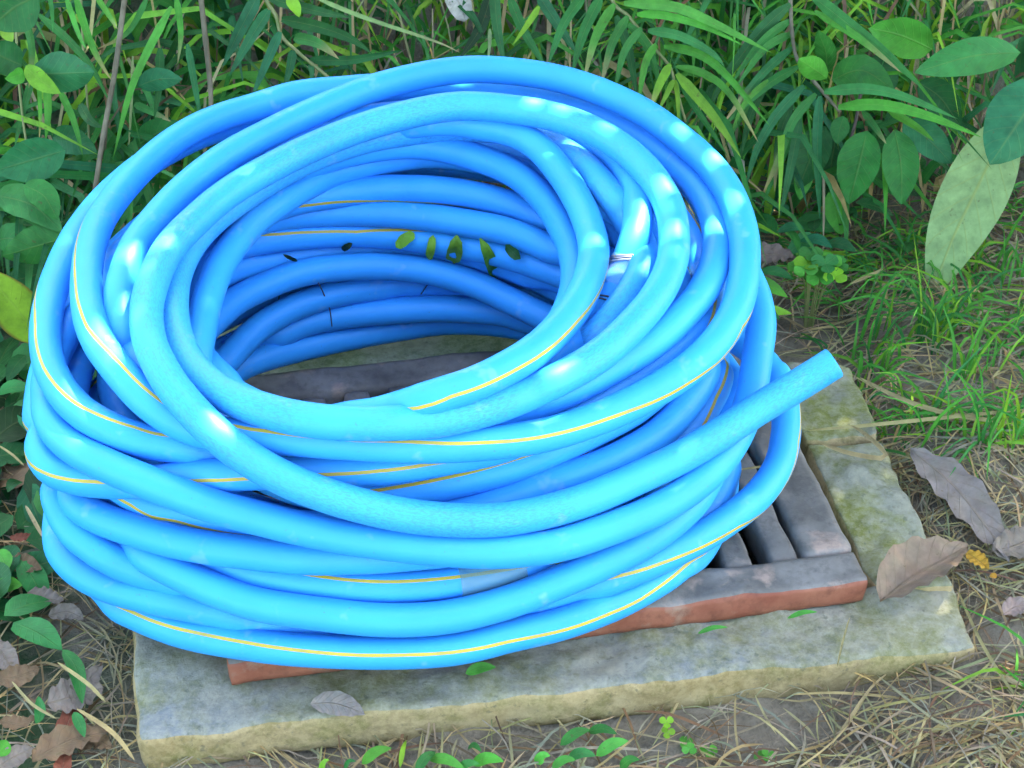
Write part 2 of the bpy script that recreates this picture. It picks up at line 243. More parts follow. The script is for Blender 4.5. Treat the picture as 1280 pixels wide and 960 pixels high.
 'E': (1, '2613,2099,1127,-33 2574,1974,1084,-36 2510,1849,1047,-38 2437,1716,1017,-48 2353,1588,987,-59 2249,1457,968,-73 2124,1335,956,-88 1988,1219,949,-102 1844,1104,948,-117 1693,998,950,-131 1549,889,943,-145 1412,778,933,-160 1272,664,926,-174 1123,550,933,-188 968,466,922,-203 808,389,914,-210 642,321,908,-210 470,269,905,-210 292,233,913,-210 114,200,922,-210 -64,174,929,-210 -243,158,935,-210 -422,149,940,-210 -601,150,945,-210 -778,163,953,-210 -954,185,960,-210 -1132,211,962,-210 -1308,249,962,-210 -1483,298,959,-210 -1656,363,954,-210 -1826,439,949,-210 -1997,528,936,-210 -2158,627,930,-210 -2297,737,940,-210 -2405,937,925,-217 -2491,1064,957,-225 -2562,1211,987,-232 -2618,1372,987,-239 -2651,1531,1002,-247 -2665,1697,1016,-254 -2658,1866,1033,-262 -2640,2030,1053,-269 -2612,2192,1075,-276 -2575,2350,1097,-284 -2536,2504,1121,-291 -2482,2652,1155,-298 -2396,2793,1193,-306 -2292,2923,1221,-313 -2189,3048,1234,-321 -2085,3168,1258,-328 -1979,3292,1284,-335 -1863,3408,1300,-343 -1735,3480,1362,-350 -1596,3589,1362,-347 -1455,3733,1326,-338 -1303,3871,1278,-326 -1141,3964,1251,-318 -974,4046,1222,-316 -804,4110,1200,-313 -630,4157,1182,-311 -454,4185,1167,-309 -277,4194,1152,-319 -101,4187,1139,-328 74,4167,1129,-338 249,4134,1123,-348 422,4088,1120,-350 594,4033,1120,-353 764,3967,1120,-355 927,3890,1119,-358 1085,3803,1115,-360 1240,3710,1112,-363 1409,3609,1102,-365 1564,3504,1080,-368 1737,3407,1067,-370 1912,3303,1090,-372 2038,3182,1124,-375 2162,3059,1150,-377 2310,2936,1168,-380 2432,2807,1152,-382 2511,2674,1128,-385 2570,2529,1114,-387 2600,2381,1101,-389 2609,2244,1072,-392'),
 'T': (1, '2486,1962,1273,-161 2427,1800,1262,-159 2349,1656,1242,-157 2261,1511,1228,-155 2165,1372,1214,-152 2055,1240,1202,-150 1928,1119,1194,-147 1789,1011,1188,-144 1642,920,1177,-141 1485,851,1161,-138 1324,785,1147,-135 1160,736,1124,-132 1001,669,1089,-129 833,606,1070,-126 663,551,1048,-123 488,506,1035,-120 310,468,1027,-117 130,436,1019,-114 -52,414,1012,-111 -235,396,1011,-108 -419,394,1017,-105 -603,397,1019,-102 -786,411,1020,-99 -967,430,1026,-96 -1144,459,1031,-93 -1317,497,1039,-90 -1484,543,1050,-87 -1650,580,1049,-84 -1803,655,1064,-72 -1936,731,1107,-77 -2061,822,1129,-81 -2171,928,1151,-86 -2264,1046,1174,-91 -2342,1176,1195,-95 -2403,1317,1214,-100 -2446,1469,1230,-104 -2475,1627,1247,-109 -2491,1792,1265,-113 -2493,1961,1283,-117 -2487,2133,1302,-122 -2476,2307,1320,-126 -2453,2481,1340,-130 -2423,2653,1367,-135 -2381,2823,1398,-139 -2327,2988,1427,-143 -2257,3146,1439,-147 -2172,3293,1444,-152 -2074,3433,1440,-156 -1959,3564,1435,-160 -1837,3680,1438,-165 -1708,3793,1420,-169 -1531,3877,1406,-173 -1339,3882,1452,-178 -1183,3977,1447,-182 -1020,4058,1430,-186 -851,4117,1414,-191 -678,4161,1397,-195 -503,4186,1385,-199 -328,4193,1378,-204 -152,4189,1371,-208 22,4181,1362,-209 197,4149,1360,-207 369,4103,1361,-204 541,4051,1361,-202 711,3990,1365,-200 876,3918,1368,-198 1031,3831,1364,-195 1172,3730,1357,-193 1313,3625,1351,-191 1482,3537,1386,-188 1624,3430,1418,-186 1787,3330,1422,-184 1933,3222,1382,-182 2060,3105,1363,-179 2170,2982,1352,-177 2279,2853,1332,-175 2372,2714,1324,-173 2428,2578,1308,-170 2474,2428,1289,-168 2497,2277,1282,-166 2497,2149,1254,-164'),
 'N': (1, '2829,3040,1621,-169 2883,2901,1596,-164 2925,2790,1543,-160 2952,2652,1506,-156 2966,2517,1464,-152 2963,2381,1422,-150 2942,2244,1381,-150 2914,2108,1340,-150 2886,1969,1299,-150 2856,1828,1259,-150 2821,1685,1221,-150 2775,1542,1185,-150 2717,1399,1151,-150 2647,1260,1117,-150 2563,1125,1085,-150 2461,989,1062,-150 2344,860,1046,-150 2214,741,1031,-150 2072,630,1019,-150 1920,531,1012,-150 1760,441,1008,-150 1597,358,1003,-150 1432,282,998,-150 1261,218,997,-150 1083,170,1005,-150 903,134,1019,-150 722,111,1038,-150 544,94,1066,-150 367,82,1097,-150 192,77,1126,-150 18,78,1154,-150 -153,80,1186,-150 -321,85,1220,-150 -486,94,1257,-150 -648,106,1296,-150 -807,121,1337,-150 -965,137,1375,-150 -1120,157,1413,-150 -1269,181,1456,-150 -1416,221,1492,-150 -1564,267,1523,-150 -1715,343,1533,-150 -1869,429,1534,-150 -2024,536,1525,-150 -2175,658,1509,-150 -2312,793,1498,-150 -2426,940,1498,-150 -2505,1098,1509,-150 -2556,1288,1499,-150 -2589,1441,1518,-139 -2608,1609,1525,-129 -2610,1779,1530,-118 -2597,1943,1538,-108 -2570,2105,1545,-97 -2527,2261,1560,-86 -2464,2409,1575,-76 -2393,2553,1567,-65 -2296,2690,1555,-51 -2188,2821,1553,-32 -2088,2948,1552,-13 -1941,3067,1545,6 -1808,3174,1610,25 -1669,3268,1671,44 -1545,3387,1681,49 -1418,3516,1681,54 -1287,3650,1674,59 -1150,3781,1662,67 -1011,3936,1631,80 -855,4039,1616,88 -689,4118,1600,91 -521,4197,1581,98 -350,4255,1572,109 -175,4277,1577,119 1,4297,1569,130 178,4271,1578,132 351,4293,1549,134 523,4276,1533,135 691,4246,1513,137 854,4204,1490,139 1010,4149,1464,142 1150,4078,1431,146 1302,4006,1412,150 1506,3973,1416,154 1677,3905,1388,159 1848,3830,1381,163 2018,3746,1362,167 2195,3664,1378,171 2345,3564,1424,175 2485,3451,1463,179 2602,3336,1462,183 2748,3208,1469,187'),
 'O': (1, '2499,2181,1736,-24 2447,2023,1731,-39 2374,1874,1725,-54 2282,1746,1710,-69 2172,1636,1691,-87 2056,1534,1670,-110 1938,1434,1648,-104 1815,1336,1628,-98 1688,1239,1610,-92 1556,1145,1592,-87 1422,1052,1575,-81 1284,962,1557,-75 1145,876,1537,-72 1000,793,1518,-70 844,721,1505,-67 675,675,1490,-64 503,598,1509,-61 331,546,1514,-59 158,492,1518,-58 -17,447,1526,-56 -194,419,1540,-60 -370,402,1555,-64 -548,388,1562,-66 -727,379,1559,-68 -906,370,1555,-68 -1090,374,1535,-68 -1283,420,1480,-65 -1477,462,1428,-61 -1677,512,1360,-56 -1874,554,1317,-52 -2069,599,1286,-52 -2257,655,1269,-55 -2421,738,1269,-60 -2528,864,1283,-75 -2578,1017,1297,-87 -2573,1173,1317,-86 -2661,1324,1294,-85 -2690,1490,1301,-84 -2711,1661,1313,-83 -2726,1836,1325,-82 -2727,2013,1340,-81 -2722,2191,1355,-80 -2709,2368,1366,-79 -2688,2544,1376,-78 -2659,2719,1388,-77 -2618,2890,1398,-76 -2565,3058,1409,-75 -2510,3224,1419,-73 -2449,3387,1428,-72 -2381,3547,1438,-71 -2308,3703,1447,-70 -2228,3856,1456,-69 -2142,4005,1465,-68 -2050,4149,1475,-67 -1951,4289,1484,-66 -1846,4423,1493,-65 -1734,4550,1503,-64 -1615,4672,1512,-63 -1489,4786,1522,-62 -1356,4892,1531,-61 -1216,4989,1540,-59 -1069,5077,1548,-58 -916,5155,1557,-57 -757,5223,1565,-56 -593,5279,1572,-55 -425,5325,1580,-54 -255,5358,1588,-53 -82,5379,1595,-52 93,5387,1603,-51 267,5382,1609,-50 441,5363,1615,-49 613,5330,1620,-48 781,5284,1625,-47 946,5223,1629,-46 1105,5150,1633,-44 1258,5063,1637,-43 1404,4964,1640,-42 1543,4852,1644,-41 1674,4729,1649,-40 1796,4596,1655,-39 1910,4453,1661,-38 2014,4300,1669,-37 2110,4140,1678,-36 2197,3973,1687,-35 2276,3801,1698,-34 2342,3622,1708,-33 2398,3439,1716,-32 2442,3254,1725,-30 2473,3066,1738,-29 2505,2882,1741,-28 2526,2701,1737,-27 2533,2524,1732,-26 2528,2352,1732,-25'),
 'M': (1, '1865,1316,1386,-48 1724,1216,1367,-44 1578,1118,1353,-40 1429,1022,1338,-37 1279,934,1320,-33 1126,849,1304,-30 965,773,1287,-26 798,708,1275,-27 626,652,1265,-29 451,602,1258,-30 273,567,1245,-32 92,546,1229,-35 -91,536,1208,-38 -275,545,1193,-45 -437,575,1174,-52 -598,624,1178,-58 -746,683,1199,-65 -879,753,1212,-72 -1008,838,1243,-79 -1115,927,1304,-86 -1205,1022,1367,-92 -1285,1120,1433,-99 -1357,1216,1501,-106 -1414,1335,1565,-113 -1444,1468,1630,-119 -1451,1595,1711,-126 -1455,1768,1727,-133 -1461,1952,1729,-140 -1463,2130,1740,-147 -1458,2313,1747,-150 -1447,2495,1755,-150 -1428,2676,1762,-150 -1394,2858,1768,-150 -1347,3036,1774,-150 -1290,3209,1781,-150 -1219,3376,1789,-150 -1126,3528,1798,-150 -1024,3680,1804,-150 -919,3848,1795,-150 -805,4000,1791,-150 -680,4156,1778,-150 -535,4279,1771,-150 -376,4364,1771,-150 -212,4471,1749,-150 -42,4542,1741,-148 131,4589,1742,-145 309,4603,1738,-141 485,4585,1729,-137 656,4541,1721,-134 820,4474,1714,-130 976,4385,1707,-127 1130,4286,1730,-123 1272,4161,1746,-119 1409,4027,1763,-116 1540,3884,1782,-112 1664,3735,1800,-109 1785,3583,1811,-105 1898,3429,1820,-101 2001,3272,1820,-98 2090,3114,1796,-94 2161,2953,1779,-91 2219,2794,1764,-87 2266,2638,1734,-84 2292,2486,1698,-80 2304,2338,1667,-76 2311,2191,1631,-73 2307,2046,1585,-69 2284,1909,1535,-66 2237,1779,1492,-62 2170,1655,1455,-58 2081,1537,1425,-55 1977,1424,1403,-51'),
 'H': (1, '1667,1491,1360,-85 1524,1382,1350,-82 1374,1281,1342,-78 1219,1187,1336,-74 1056,1103,1330,-71 887,1029,1326,-67 712,965,1322,-63 534,908,1320,-60 354,855,1320,-56 173,810,1316,-52 -11,766,1324,-49 -196,726,1341,-45 -380,713,1363,-41 -561,675,1397,-37 -738,628,1437,-34 -912,588,1486,-30 -1092,588,1525,-26 -1265,595,1569,-23 -1418,570,1639,-19 -1599,608,1628,-13 -1762,650,1644,-7 -1914,712,1664,-11 -2056,793,1681,-16 -2187,889,1697,-20 -2298,1004,1715,-23 -2392,1134,1730,-26 -2471,1275,1744,-29 -2536,1427,1756,-29 -2589,1589,1764,-29 -2629,1760,1768,-28 -2661,1938,1769,-34 -2686,2126,1763,-47 -2703,2315,1758,-60 -2714,2503,1753,-69 -2717,2693,1749,-78 -2713,2881,1745,-87 -2703,3067,1743,-96 -2684,3250,1742,-105 -2654,3431,1743,-111 -2615,3609,1744,-114 -2568,3782,1746,-117 -2511,3951,1749,-120 -2445,4114,1752,-123 -2370,4272,1756,-126 -2284,4424,1759,-129 -2187,4569,1762,-131 -2080,4706,1765,-134 -1963,4836,1767,-137 -1836,4958,1768,-140 -1700,5071,1768,-143 -1556,5175,1768,-146 -1405,5271,1768,-149 -1249,5357,1768,-150 -1087,5435,1769,-150 -921,5503,1771,-150 -752,5562,1774,-150 -579,5611,1776,-150 -404,5650,1779,-150 -227,5678,1782,-150 -49,5696,1786,-150 130,5704,1789,-150 309,5700,1792,-150 487,5686,1794,-150 663,5660,1796,-150 836,5624,1797,-150 1006,5577,1798,-150 1171,5519,1797,-150 1331,5450,1795,-150 1484,5371,1792,-150 1630,5282,1787,-150 1767,5183,1781,-150 1896,5076,1774,-150 2015,4961,1766,-150 2125,4839,1757,-150 2224,4710,1748,-150 2314,4577,1739,-150 2394,4439,1730,-150 2465,4297,1723,-150 2525,4153,1714,-150 2576,4007,1703,-150 2619,3860,1693,-146 2651,3712,1684,-143 2672,3561,1674,-139 2688,3424,1674,-135 2680,3266,1667,-132 2655,3111,1611,-128 2652,2981,1551,-124 2616,2810,1522,-120 2561,2653,1498,-117 2500,2503,1504,-113 2411,2351,1468,-109 2322,2210,1423,-106 2214,2071,1401,-102 2103,1933,1392,-98 1990,1798,1383,-95 1868,1669,1372,-91 1737,1549,1363,-87'),
 'K': (1, '-1978,2722,1950,180 -1997,2558,1943,180 -2001,2397,1933,180 -2007,2249,1915,180 -2005,2092,1901,180 -1993,1935,1887,180 -1969,1779,1873,180 -1931,1617,1862,180 -1878,1438,1873,180 -1806,1221,1918,180 -1732,1079,1901,180 -1652,970,1867,180 -1554,874,1832,180 -1438,787,1802,180 -1309,718,1769,180 -1160,641,1755,180 -1001,596,1732,180 -837,582,1697,180 -664,608,1651,180 -488,651,1618,180 -310,705,1594,180 -135,768,1580,180 34,912,1524,180 199,1004,1510,180 362,1059,1536,180 516,1150,1546,180 662,1252,1554,180 801,1364,1561,180 929,1486,1569,180 1038,1618,1579,180 1139,1752,1592,180 1227,1893,1605,180 1302,2041,1617,180 1364,2193,1629,180 1413,2350,1640,180 1447,2509,1652,180 1467,2670,1664,180 1472,2831,1676,180 1462,2993,1688,180 1439,3152,1701,180 1399,3308,1714,180 1356,3460,1728,180 1304,3608,1744,180 1241,3750,1761,180 1168,3883,1779,180 1085,4007,1800,180 982,4113,1823,180 858,4211,1840,180 720,4294,1856,180 574,4361,1874,180 422,4411,1892,180 259,4441,1909,180 86,4438,1928,180 -85,4378,1958,180 -252,4329,1962,180 -415,4260,1966,180 -571,4188,1964,180 -719,4104,1959,180 -863,4016,1949,180 -1038,4002,1899,180 -1168,3915,1854,180 -1310,3828,1823,180 -1449,3721,1820,180 -1573,3586,1831,180 -1682,3447,1845,180 -1780,3284,1874,180 -1862,3108,1905,180 -1926,2929,1924,180'),
 'D': (1, '676,4255,2222,-86 841,4214,2214,-86 990,4147,2201,-87 1110,4058,2180,-87 1203,3956,2152,-87 1278,3845,2124,-88 1342,3722,2098,-88 1401,3586,2078,-88 1453,3439,2063,-88 1499,3281,2053,-89 1538,3114,2047,-89 1569,2940,2045,-89 1592,2758,2046,-90 1601,2571,2051,-90 1591,2379,2059,-89 1564,2184,2069,-86 1525,1989,2083,-84 1473,1794,2098,-78 1409,1602,2115,-73 1334,1414,2133,-67 1249,1232,2151,-66 1153,1062,2167,-66 1041,887,2195,-65 918,771,2190,-64 786,648,2196,-64 645,550,2195,-65 491,476,2188,-65 331,420,2167,-75 165,488,2048,-75 -2,467,2006,-76 -184,480,1964,-76 -367,523,1887,-76 -556,558,1848,-76 -747,659,1793,-77 -871,921,1691,-77 -1017,1064,1662,-77 -1140,1219,1619,-78 -1233,1423,1573,-78 -1349,1622,1524,-78 -1458,1813,1495,-78 -1546,2021,1475,-79 -1618,2232,1455,-79 -1671,2438,1442,-79 -1706,2646,1433,-80 -1725,2854,1427,-80 -1723,3050,1421,-80 -1708,3248,1420,-80 -1685,3454,1446,-81 -1633,3603,1482,-81 -1573,3750,1546,-81 -1513,3897,1589,-82 -1436,3992,1608,-82 -1339,4066,1646,-82 -1244,4148,1691,-82 -1145,4223,1742,-83 -1031,4280,1792,-83 -905,4322,1835,-83 -772,4356,1902,-84 -644,4403,1974,-84 -511,4440,2051,-84 -353,4439,2112,-84 -197,4449,2134,-85 -14,4324,2189,-85 166,4287,2233,-85 338,4294,2240,-86 510,4283,2237,-86'),
 'J': (1, '1978,3041,2123,180 1968,2866,2125,180 1949,2731,2102,180 1921,2629,2059,180 1886,2553,1993,180 1849,2481,1923,180 1809,2398,1865,180 1756,2260,1843,180 1700,2122,1822,180 1632,1979,1807,180 1547,1828,1802,180 1442,1646,1831,180 1334,1451,1875,180 1211,1292,1893,180 1082,1175,1888,180 954,1077,1868,180 823,997,1837,180 682,998,1749,180 526,936,1717,180 369,854,1711,180 202,767,1719,180 29,717,1715,180 -149,670,1731,180 -327,652,1741,180 -511,688,1724,180 -692,712,1725,180 -865,726,1750,180 -1034,795,1752,180 -1184,914,1767,180 -1302,1036,1770,180 -1419,1173,1764,180 -1534,1310,1763,180 -1637,1472,1746,180 -1697,1611,1751,180 -1748,1771,1747,180 -1784,1925,1752,180 -1804,2079,1761,180 -1814,2234,1774,180 -1808,2388,1789,180 -1793,2544,1807,180 -1771,2718,1818,180 -1717,2838,1862,180 -1676,2983,1900,180 -1624,3132,1936,180 -1569,3280,1974,180 -1507,3434,2011,180 -1447,3596,2028,180 -1379,3758,2039,180 -1303,3918,2047,180 -1211,4071,2041,180 -1107,4216,2036,180 -999,4353,2045,180 -880,4491,2044,180 -741,4603,2025,180 -588,4680,2012,180 -432,4756,2004,180 -270,4816,1999,180 -103,4859,1998,180 67,4888,2000,180 239,4900,2004,180 413,4893,2010,180 585,4869,2017,180 754,4828,2026,180 919,4770,2037,180 1077,4694,2047,180 1227,4602,2056,180 1366,4494,2066,180 1494,4372,2075,180 1610,4236,2085,180 1712,4085,2095,180 1804,3927,2106,180 1880,3766,2115,180 1929,3590,2115,180 1965,3422,2114,180 1979,3264,2107,180'),
 'F': (0, '3408,1571,1648,180 3294,1531,1587,180 3174,1482,1531,180 3049,1426,1480,180 2920,1362,1435,180 2792,1290,1394,180 2669,1208,1359,180 2543,1120,1329,180 2411,1034,1299,180 2275,947,1271,180 2134,859,1251,180 1989,772,1237,180 1842,683,1226,180 1693,594,1216,180 1538,508,1209,180 1377,427,1209,180 1210,352,1214,180 1037,283,1225,180 861,223,1246,180 683,175,1279,180 505,139,1317,180 331,111,1361,180 159,90,1413,180 -11,76,1473,180 -178,68,1539,180 -342,69,1607,180 -502,78,1678,180 -657,98,1754,180 -807,133,1834,180 -952,177,1922,180 -1090,247,2008,180 -1222,355,2076,180 -1350,493,2130,180 -1465,646,2175,180 -1552,799,2203,180 -1624,959,2220,180 -1681,1132,2240,180 -1720,1314,2259,180 -1739,1497,2268,180 -1742,1679,2271,180 -1734,1862,2274,180 -1715,2043,2278,180 -1680,2223,2282,180 -1624,2402,2282,180 -1555,2580,2280,180 -1483,2752,2279,180 -1403,2915,2280,180 -1310,3073,2281,180 -1204,3224,2280,180 -1091,3365,2281,180 -973,3496,2286,180 -850,3618,2294,180 -722,3730,2304,180 -588,3832,2317,180 -447,3923,2332,180 -301,4001,2350,180 -147,4065,2370,180 12,4115,2391,180 176,4149,2416,180 345,4170,2439,180 518,4178,2454,180 694,4176,2451,180 867,4156,2445,180 1039,4130,2434,180 1207,4089,2425,180 1367,4027,2414,180 1513,3949,2400,180 1648,3856,2386,180 1769,3746,2371,180 1875,3620,2355,180 1967,3484,2338,180 2046,3337,2323,180 2113,3191,2303,180 2166,3045,2279,180 2204,2890,2259,180 2224,2729,2241,180 2228,2564,2224,180 2222,2395,2206,180 2200,2223,2187,180 2159,2052,2167,180 2100,1883,2150,180 2025,1718,2134,180 1936,1558,2121,180 1840,1404,2111,180 1740,1261,2097,180 1631,1132,2078,180 1506,1019,2056,180 1369,916,2036,180 1226,816,2019,180 1076,749,1982,180 920,630,1994,180 760,548,1990,180 595,466,2000,180 425,393,2015,180 250,331,2046,180 74,264,2090,180 -104,259,2093,180 -281,260,2101,180 -458,284,2107,180 -631,334,2108,180 -798,410,2104,180 -958,511,2091,180 -1102,629,2081,180 -1228,766,2074,180 -1336,918,2068,180 -1424,1082,2063,180 -1495,1255,2057,180 -1553,1433,2052,180 -1598,1615,2047,180 -1629,1798,2043,180 -1650,1979,2040,180 -1661,2159,2036,180 -1657,2334,2035,180 -1636,2505,2037,180 -1600,2669,2043,180 -1549,2829,2049,180 -1483,2981,2056,180 -1402,3131,2060,180 -1313,3280,2062,180 -1216,3419,2067,180 -1112,3550,2076,180 -1001,3674,2086,180 -882,3790,2097,180 -755,3895,2110,180 -618,3987,2125,180 -472,4070,2138,180 -320,4149,2146,180 -164,4234,2139,180 -2,4319,2119,180 166,4412,2098,180 337,4452,2093,180 512,4468,2089,180 689,4461,2085,180 865,4426,2089,180 1034,4364,2088,180 1184,4274,2079,180 1318,4162,2070,180 1436,4031,2065,180 1538,3883,2063,180 1625,3724,2062,180 1694,3542,2069,180 1754,3357,2076,180 1818,3219,2055,180 1875,3143,1990,180 1933,3022,1955,180 1984,2883,1930,180 2013,2714,1920,180 1999,2433,1983,180 1957,2268,1974,180 1896,2109,1961,180 1824,1955,1949,180 1742,1818,1928,180 1651,1676,1912,180 1556,1573,1869,180 1445,1600,1728,180 1310,1499,1691,180 1170,1366,1685,180 1022,1240,1681,180 868,1098,1697,180 710,937,1740,180 553,768,1800,180 391,661,1819,180 220,591,1834,180 49,563,1827,180 -118,541,1822,180'),
 'A': (0, '-891,789,1436,-105 -940,791,1447,-105 -1003,797,1463,-105 -1083,811,1486,-105 -1177,836,1516,-105 -1281,880,1538,-105 -1386,936,1564,-105 -1499,1001,1596,-105 -1614,1083,1636,-105 -1705,1175,1689,-105 -1800,1294,1731,-105 -1901,1417,1795,-105 -1933,1432,1984,-105 -1984,1584,2034,-105 -2010,1733,2086,-105 -2023,1887,2120,-105 -2024,2054,2142,-105 -2014,2225,2161,-105 -1991,2399,2177,-105 -1949,2574,2189,-105 -1894,2751,2198,-105 -1833,2926,2210,-105 -1761,3098,2223,-105 -1681,3265,2233,-105 -1591,3426,2244,-105 -1487,3581,2258,-105 -1372,3737,2266,-105 -1245,3893,2268,-105 -1120,4044,2267,-105 -998,4195,2263,-105 -873,4336,2262,-105 -744,4471,2261,-105 -609,4598,2263,-105 -470,4715,2268,-105 -325,4822,2273,-105 -172,4915,2279,-105 -11,4996,2286,-105 156,5061,2293,-105 328,5112,2300,-105 504,5144,2304,-105 682,5158,2302,-105 860,5152,2296,-105 1037,5129,2288,-105 1211,5089,2281,-105 1378,5033,2272,-105 1537,4959,2262,-105 1684,4871,2251,-105 1821,4768,2242,-105 1952,4653,2233,-105 2078,4526,2224,-105 2198,4386,2211,-105 2308,4235,2196,-105 2409,4076,2184,-105 2502,3912,2176,-105 2586,3743,2168,-105 2656,3568,2159,-105 2711,3389,2148,-105 2753,3210,2134,-105 2783,3033,2115,-105 2800,2857,2093,-105 2806,2684,2069,-105 2799,2515,2040,-105 2783,2350,2009,-105 2756,2187,1977,-105 2717,2027,1945,-105 2665,1874,1916,-91 2598,1725,1889,-77 2514,1582,1862,-96 2414,1445,1836,-100 2301,1315,1813,-89 2175,1193,1792,-82 2038,1078,1775,-79 1894,971,1761,-73 1747,871,1749,-64 1595,779,1739,-59 1434,695,1732,-57 1267,619,1729,-55 1093,554,1733,-54 916,500,1743,-52 737,455,1756,-48 559,420,1768,-45 381,390,1786,-41 205,356,1816,-38 31,326,1850,-38 -143,323,1867,-41 -320,326,1879,-40 -497,347,1880,-39 -676,379,1873,-35 -855,404,1869,-30 -1035,423,1863,-15 -1214,455,1868,-12 -1376,511,1890,-10 -1514,584,1925,-7 -1636,675,1958,-4 -1742,781,1991,-5 -1841,901,2018,-6 -1940,1034,2037,-10 -2035,1172,2057,-17 -2117,1320,2076,-25 -2180,1471,2100,-27 -2243,1672,2089,-30 -2290,1866,2081,-32 -2331,2065,2068,-36 -2366,2267,2052,-41 -2394,2469,2038,-46 -2412,2673,2025,-51 -2418,2877,2013,-57 -2413,3079,2003,-62 -2392,3278,1994,-67 -2358,3473,1987,-72 -2316,3661,1983,-77 -2265,3843,1981,-80 -2205,4018,1981,-84 -2135,4185,1984,-87 -2054,4344,1989,-91 -1960,4494,1995,-94 -1848,4636,2000,-98 -1719,4766,2002,-101 -1577,4885,2002,-105 -1424,4992,1999,-108 -1271,5091,2003,-110 -1117,5181,2013,-111 -954,5255,2013,-111 -782,5314,2004,-112 -607,5360,1994,-113 -430,5399,1992,-113 -251,5425,1987,-114 -70,5441,1982,-114 112,5445,1978,-115 295,5439,1974,-115 477,5421,1970,-116 658,5393,1967,-117 836,5355,1965,-117 1011,5305,1964,-118 1182,5245,1962,-118 1347,5174,1961,-119 1506,5091,1959,-119 1656,4997,1956,-120 1805,4894,1957,-121 1930,4775,1947,-122 2046,4645,1939,-123 2153,4506,1931,-124 2251,4357,1926,-125 2341,4200,1923,-126 2426,4034,1922,-127 2499,3859,1922,-128 2553,3678,1922,-129 2593,3493,1923,-130 2618,3300,1926,-131 2629,3100,1932,-132 2625,2897,1941,-133 2601,2695,1951,-134 2564,2497,1959,-135 2515,2305,1966,-136 2453,2130,1963,-138 2370,1967,1954,-139 2272,1815,1945,-140 2172,1672,1931,-141 2065,1544,1911,-142 1944,1428,1890,-143 1811,1323,1870,-144 1676,1223,1851,-145 1542,1126,1833,-146 1403,1037,1813,-147 1254,958,1795,-148 1097,902,1767,-149 934,852,1735,-150 765,803,1706,-150 588,805,1646,-150 407,822,1588,-150 228,812,1566,-150 47,814,1547,-150 -144,873,1499,-150 -321,853,1518,-150 -493,836,1548,-150 -658,845,1572,-150 -810,854,1613,-150 -955,864,1657,-150 -1026,871,1677,-150'),
 'q1': (1, '2301,2488,365,180 2294,2660,360,180 2273,2835,394,180 2232,3004,433,180 2180,3172,471,180 2129,3349,472,180 2061,3520,458,180 1974,3681,430,180 1864,3821,388,180 1746,3956,350,180 1621,4093,328,180 1483,4214,324,180 1336,4313,333,180 1179,4399,339,180 1016,4472,346,180 847,4530,356,180 675,4575,367,180 499,4605,381,180 321,4622,395,180 141,4624,409,180 -38,4612,422,180 -217,4588,434,180 -394,4550,446,180 -568,4500,457,180 -739,4438,467,180 -905,4364,476,180 -1066,4279,484,180 -1221,4184,491,180 -1368,4079,496,180 -1507,3964,501,180 -1638,3841,504,180 -1758,3710,506,180 -1869,3572,506,180 -1968,3428,504,180 -2056,3279,499,180 -2129,3125,495,180 -2191,2968,490,180 -2238,2808,483,180 -2270,2643,471,180 -2297,2484,441,180 -2302,2324,407,180 -2284,2155,388,180 -2256,1996,377,180 -2217,1842,368,180 -2161,1688,357,180 -2092,1541,346,180 -2009,1399,335,180 -1913,1263,325,180 -1805,1134,316,180 -1686,1014,307,180 -1555,903,299,180 -1415,802,291,180 -1267,711,284,180 -1110,632,277,180 -946,564,270,180 -777,508,264,180 -603,464,259,180 -425,434,255,180 -245,415,252,180 -63,409,250,180 119,417,248,180 301,437,248,180 480,470,249,180 657,515,251,180 831,570,253,180 999,635,256,180 1162,710,259,180 1318,797,263,180 1465,894,268,180 1603,1002,273,180 1731,1120,280,180 1847,1246,287,180 1952,1380,294,180 2044,1522,302,180 2123,1671,310,180 2187,1826,320,180 2237,1986,333,180 2273,2150,343,180 2295,2318,356,180'),
 'q2': (1, '2271,2479,777,180 2268,2654,786,180 2257,2835,784,180 2215,2999,743,180 2162,3164,706,180 2107,3339,696,180 2036,3500,706,180 1946,3644,730,180 1847,3787,743,180 1735,3917,763,180 1613,4047,774,180 1485,4168,772,180 1345,4276,773,180 1197,4374,775,180 1042,4459,775,180 879,4531,775,180 711,4593,774,180 539,4642,772,180 364,4676,770,180 186,4696,768,180 6,4702,767,180 -173,4695,766,180 -351,4674,765,180 -528,4637,765,180 -701,4589,764,180 -871,4528,764,180 -1035,4454,764,180 -1194,4368,765,180 -1346,4271,766,180 -1490,4164,766,180 -1627,4047,767,180 -1754,3921,768,180 -1869,3785,769,180 -1974,3641,770,180 -2067,3492,771,180 -2146,3336,772,180 -2210,3175,772,180 -2261,3010,770,180 -2301,2844,768,180 -2320,2676,766,180 -2318,2506,760,180 -2308,2342,757,180 -2272,2175,757,180 -2226,2005,728,180 -2172,1851,684,180 -2107,1691,677,180 -2040,1539,672,180 -1955,1394,660,180 -1857,1256,652,180 -1749,1126,642,180 -1629,1006,633,180 -1499,895,626,180 -1360,794,620,180 -1212,703,614,180 -1057,625,609,180 -894,558,605,180 -725,502,601,180 -552,460,598,180 -375,430,595,180 -196,412,593,180 -16,408,593,180 165,415,593,180 344,435,594,180 522,468,596,180 696,513,599,180 866,571,603,180 1030,639,609,180 1191,712,617,180 1343,799,625,180 1487,896,635,180 1621,1002,645,180 1744,1118,656,180 1856,1243,668,180 1956,1376,681,180 2044,1516,695,180 2119,1664,708,180 2179,1819,718,180 2225,1978,729,180 2256,2142,742,180 2271,2310,758,180'),
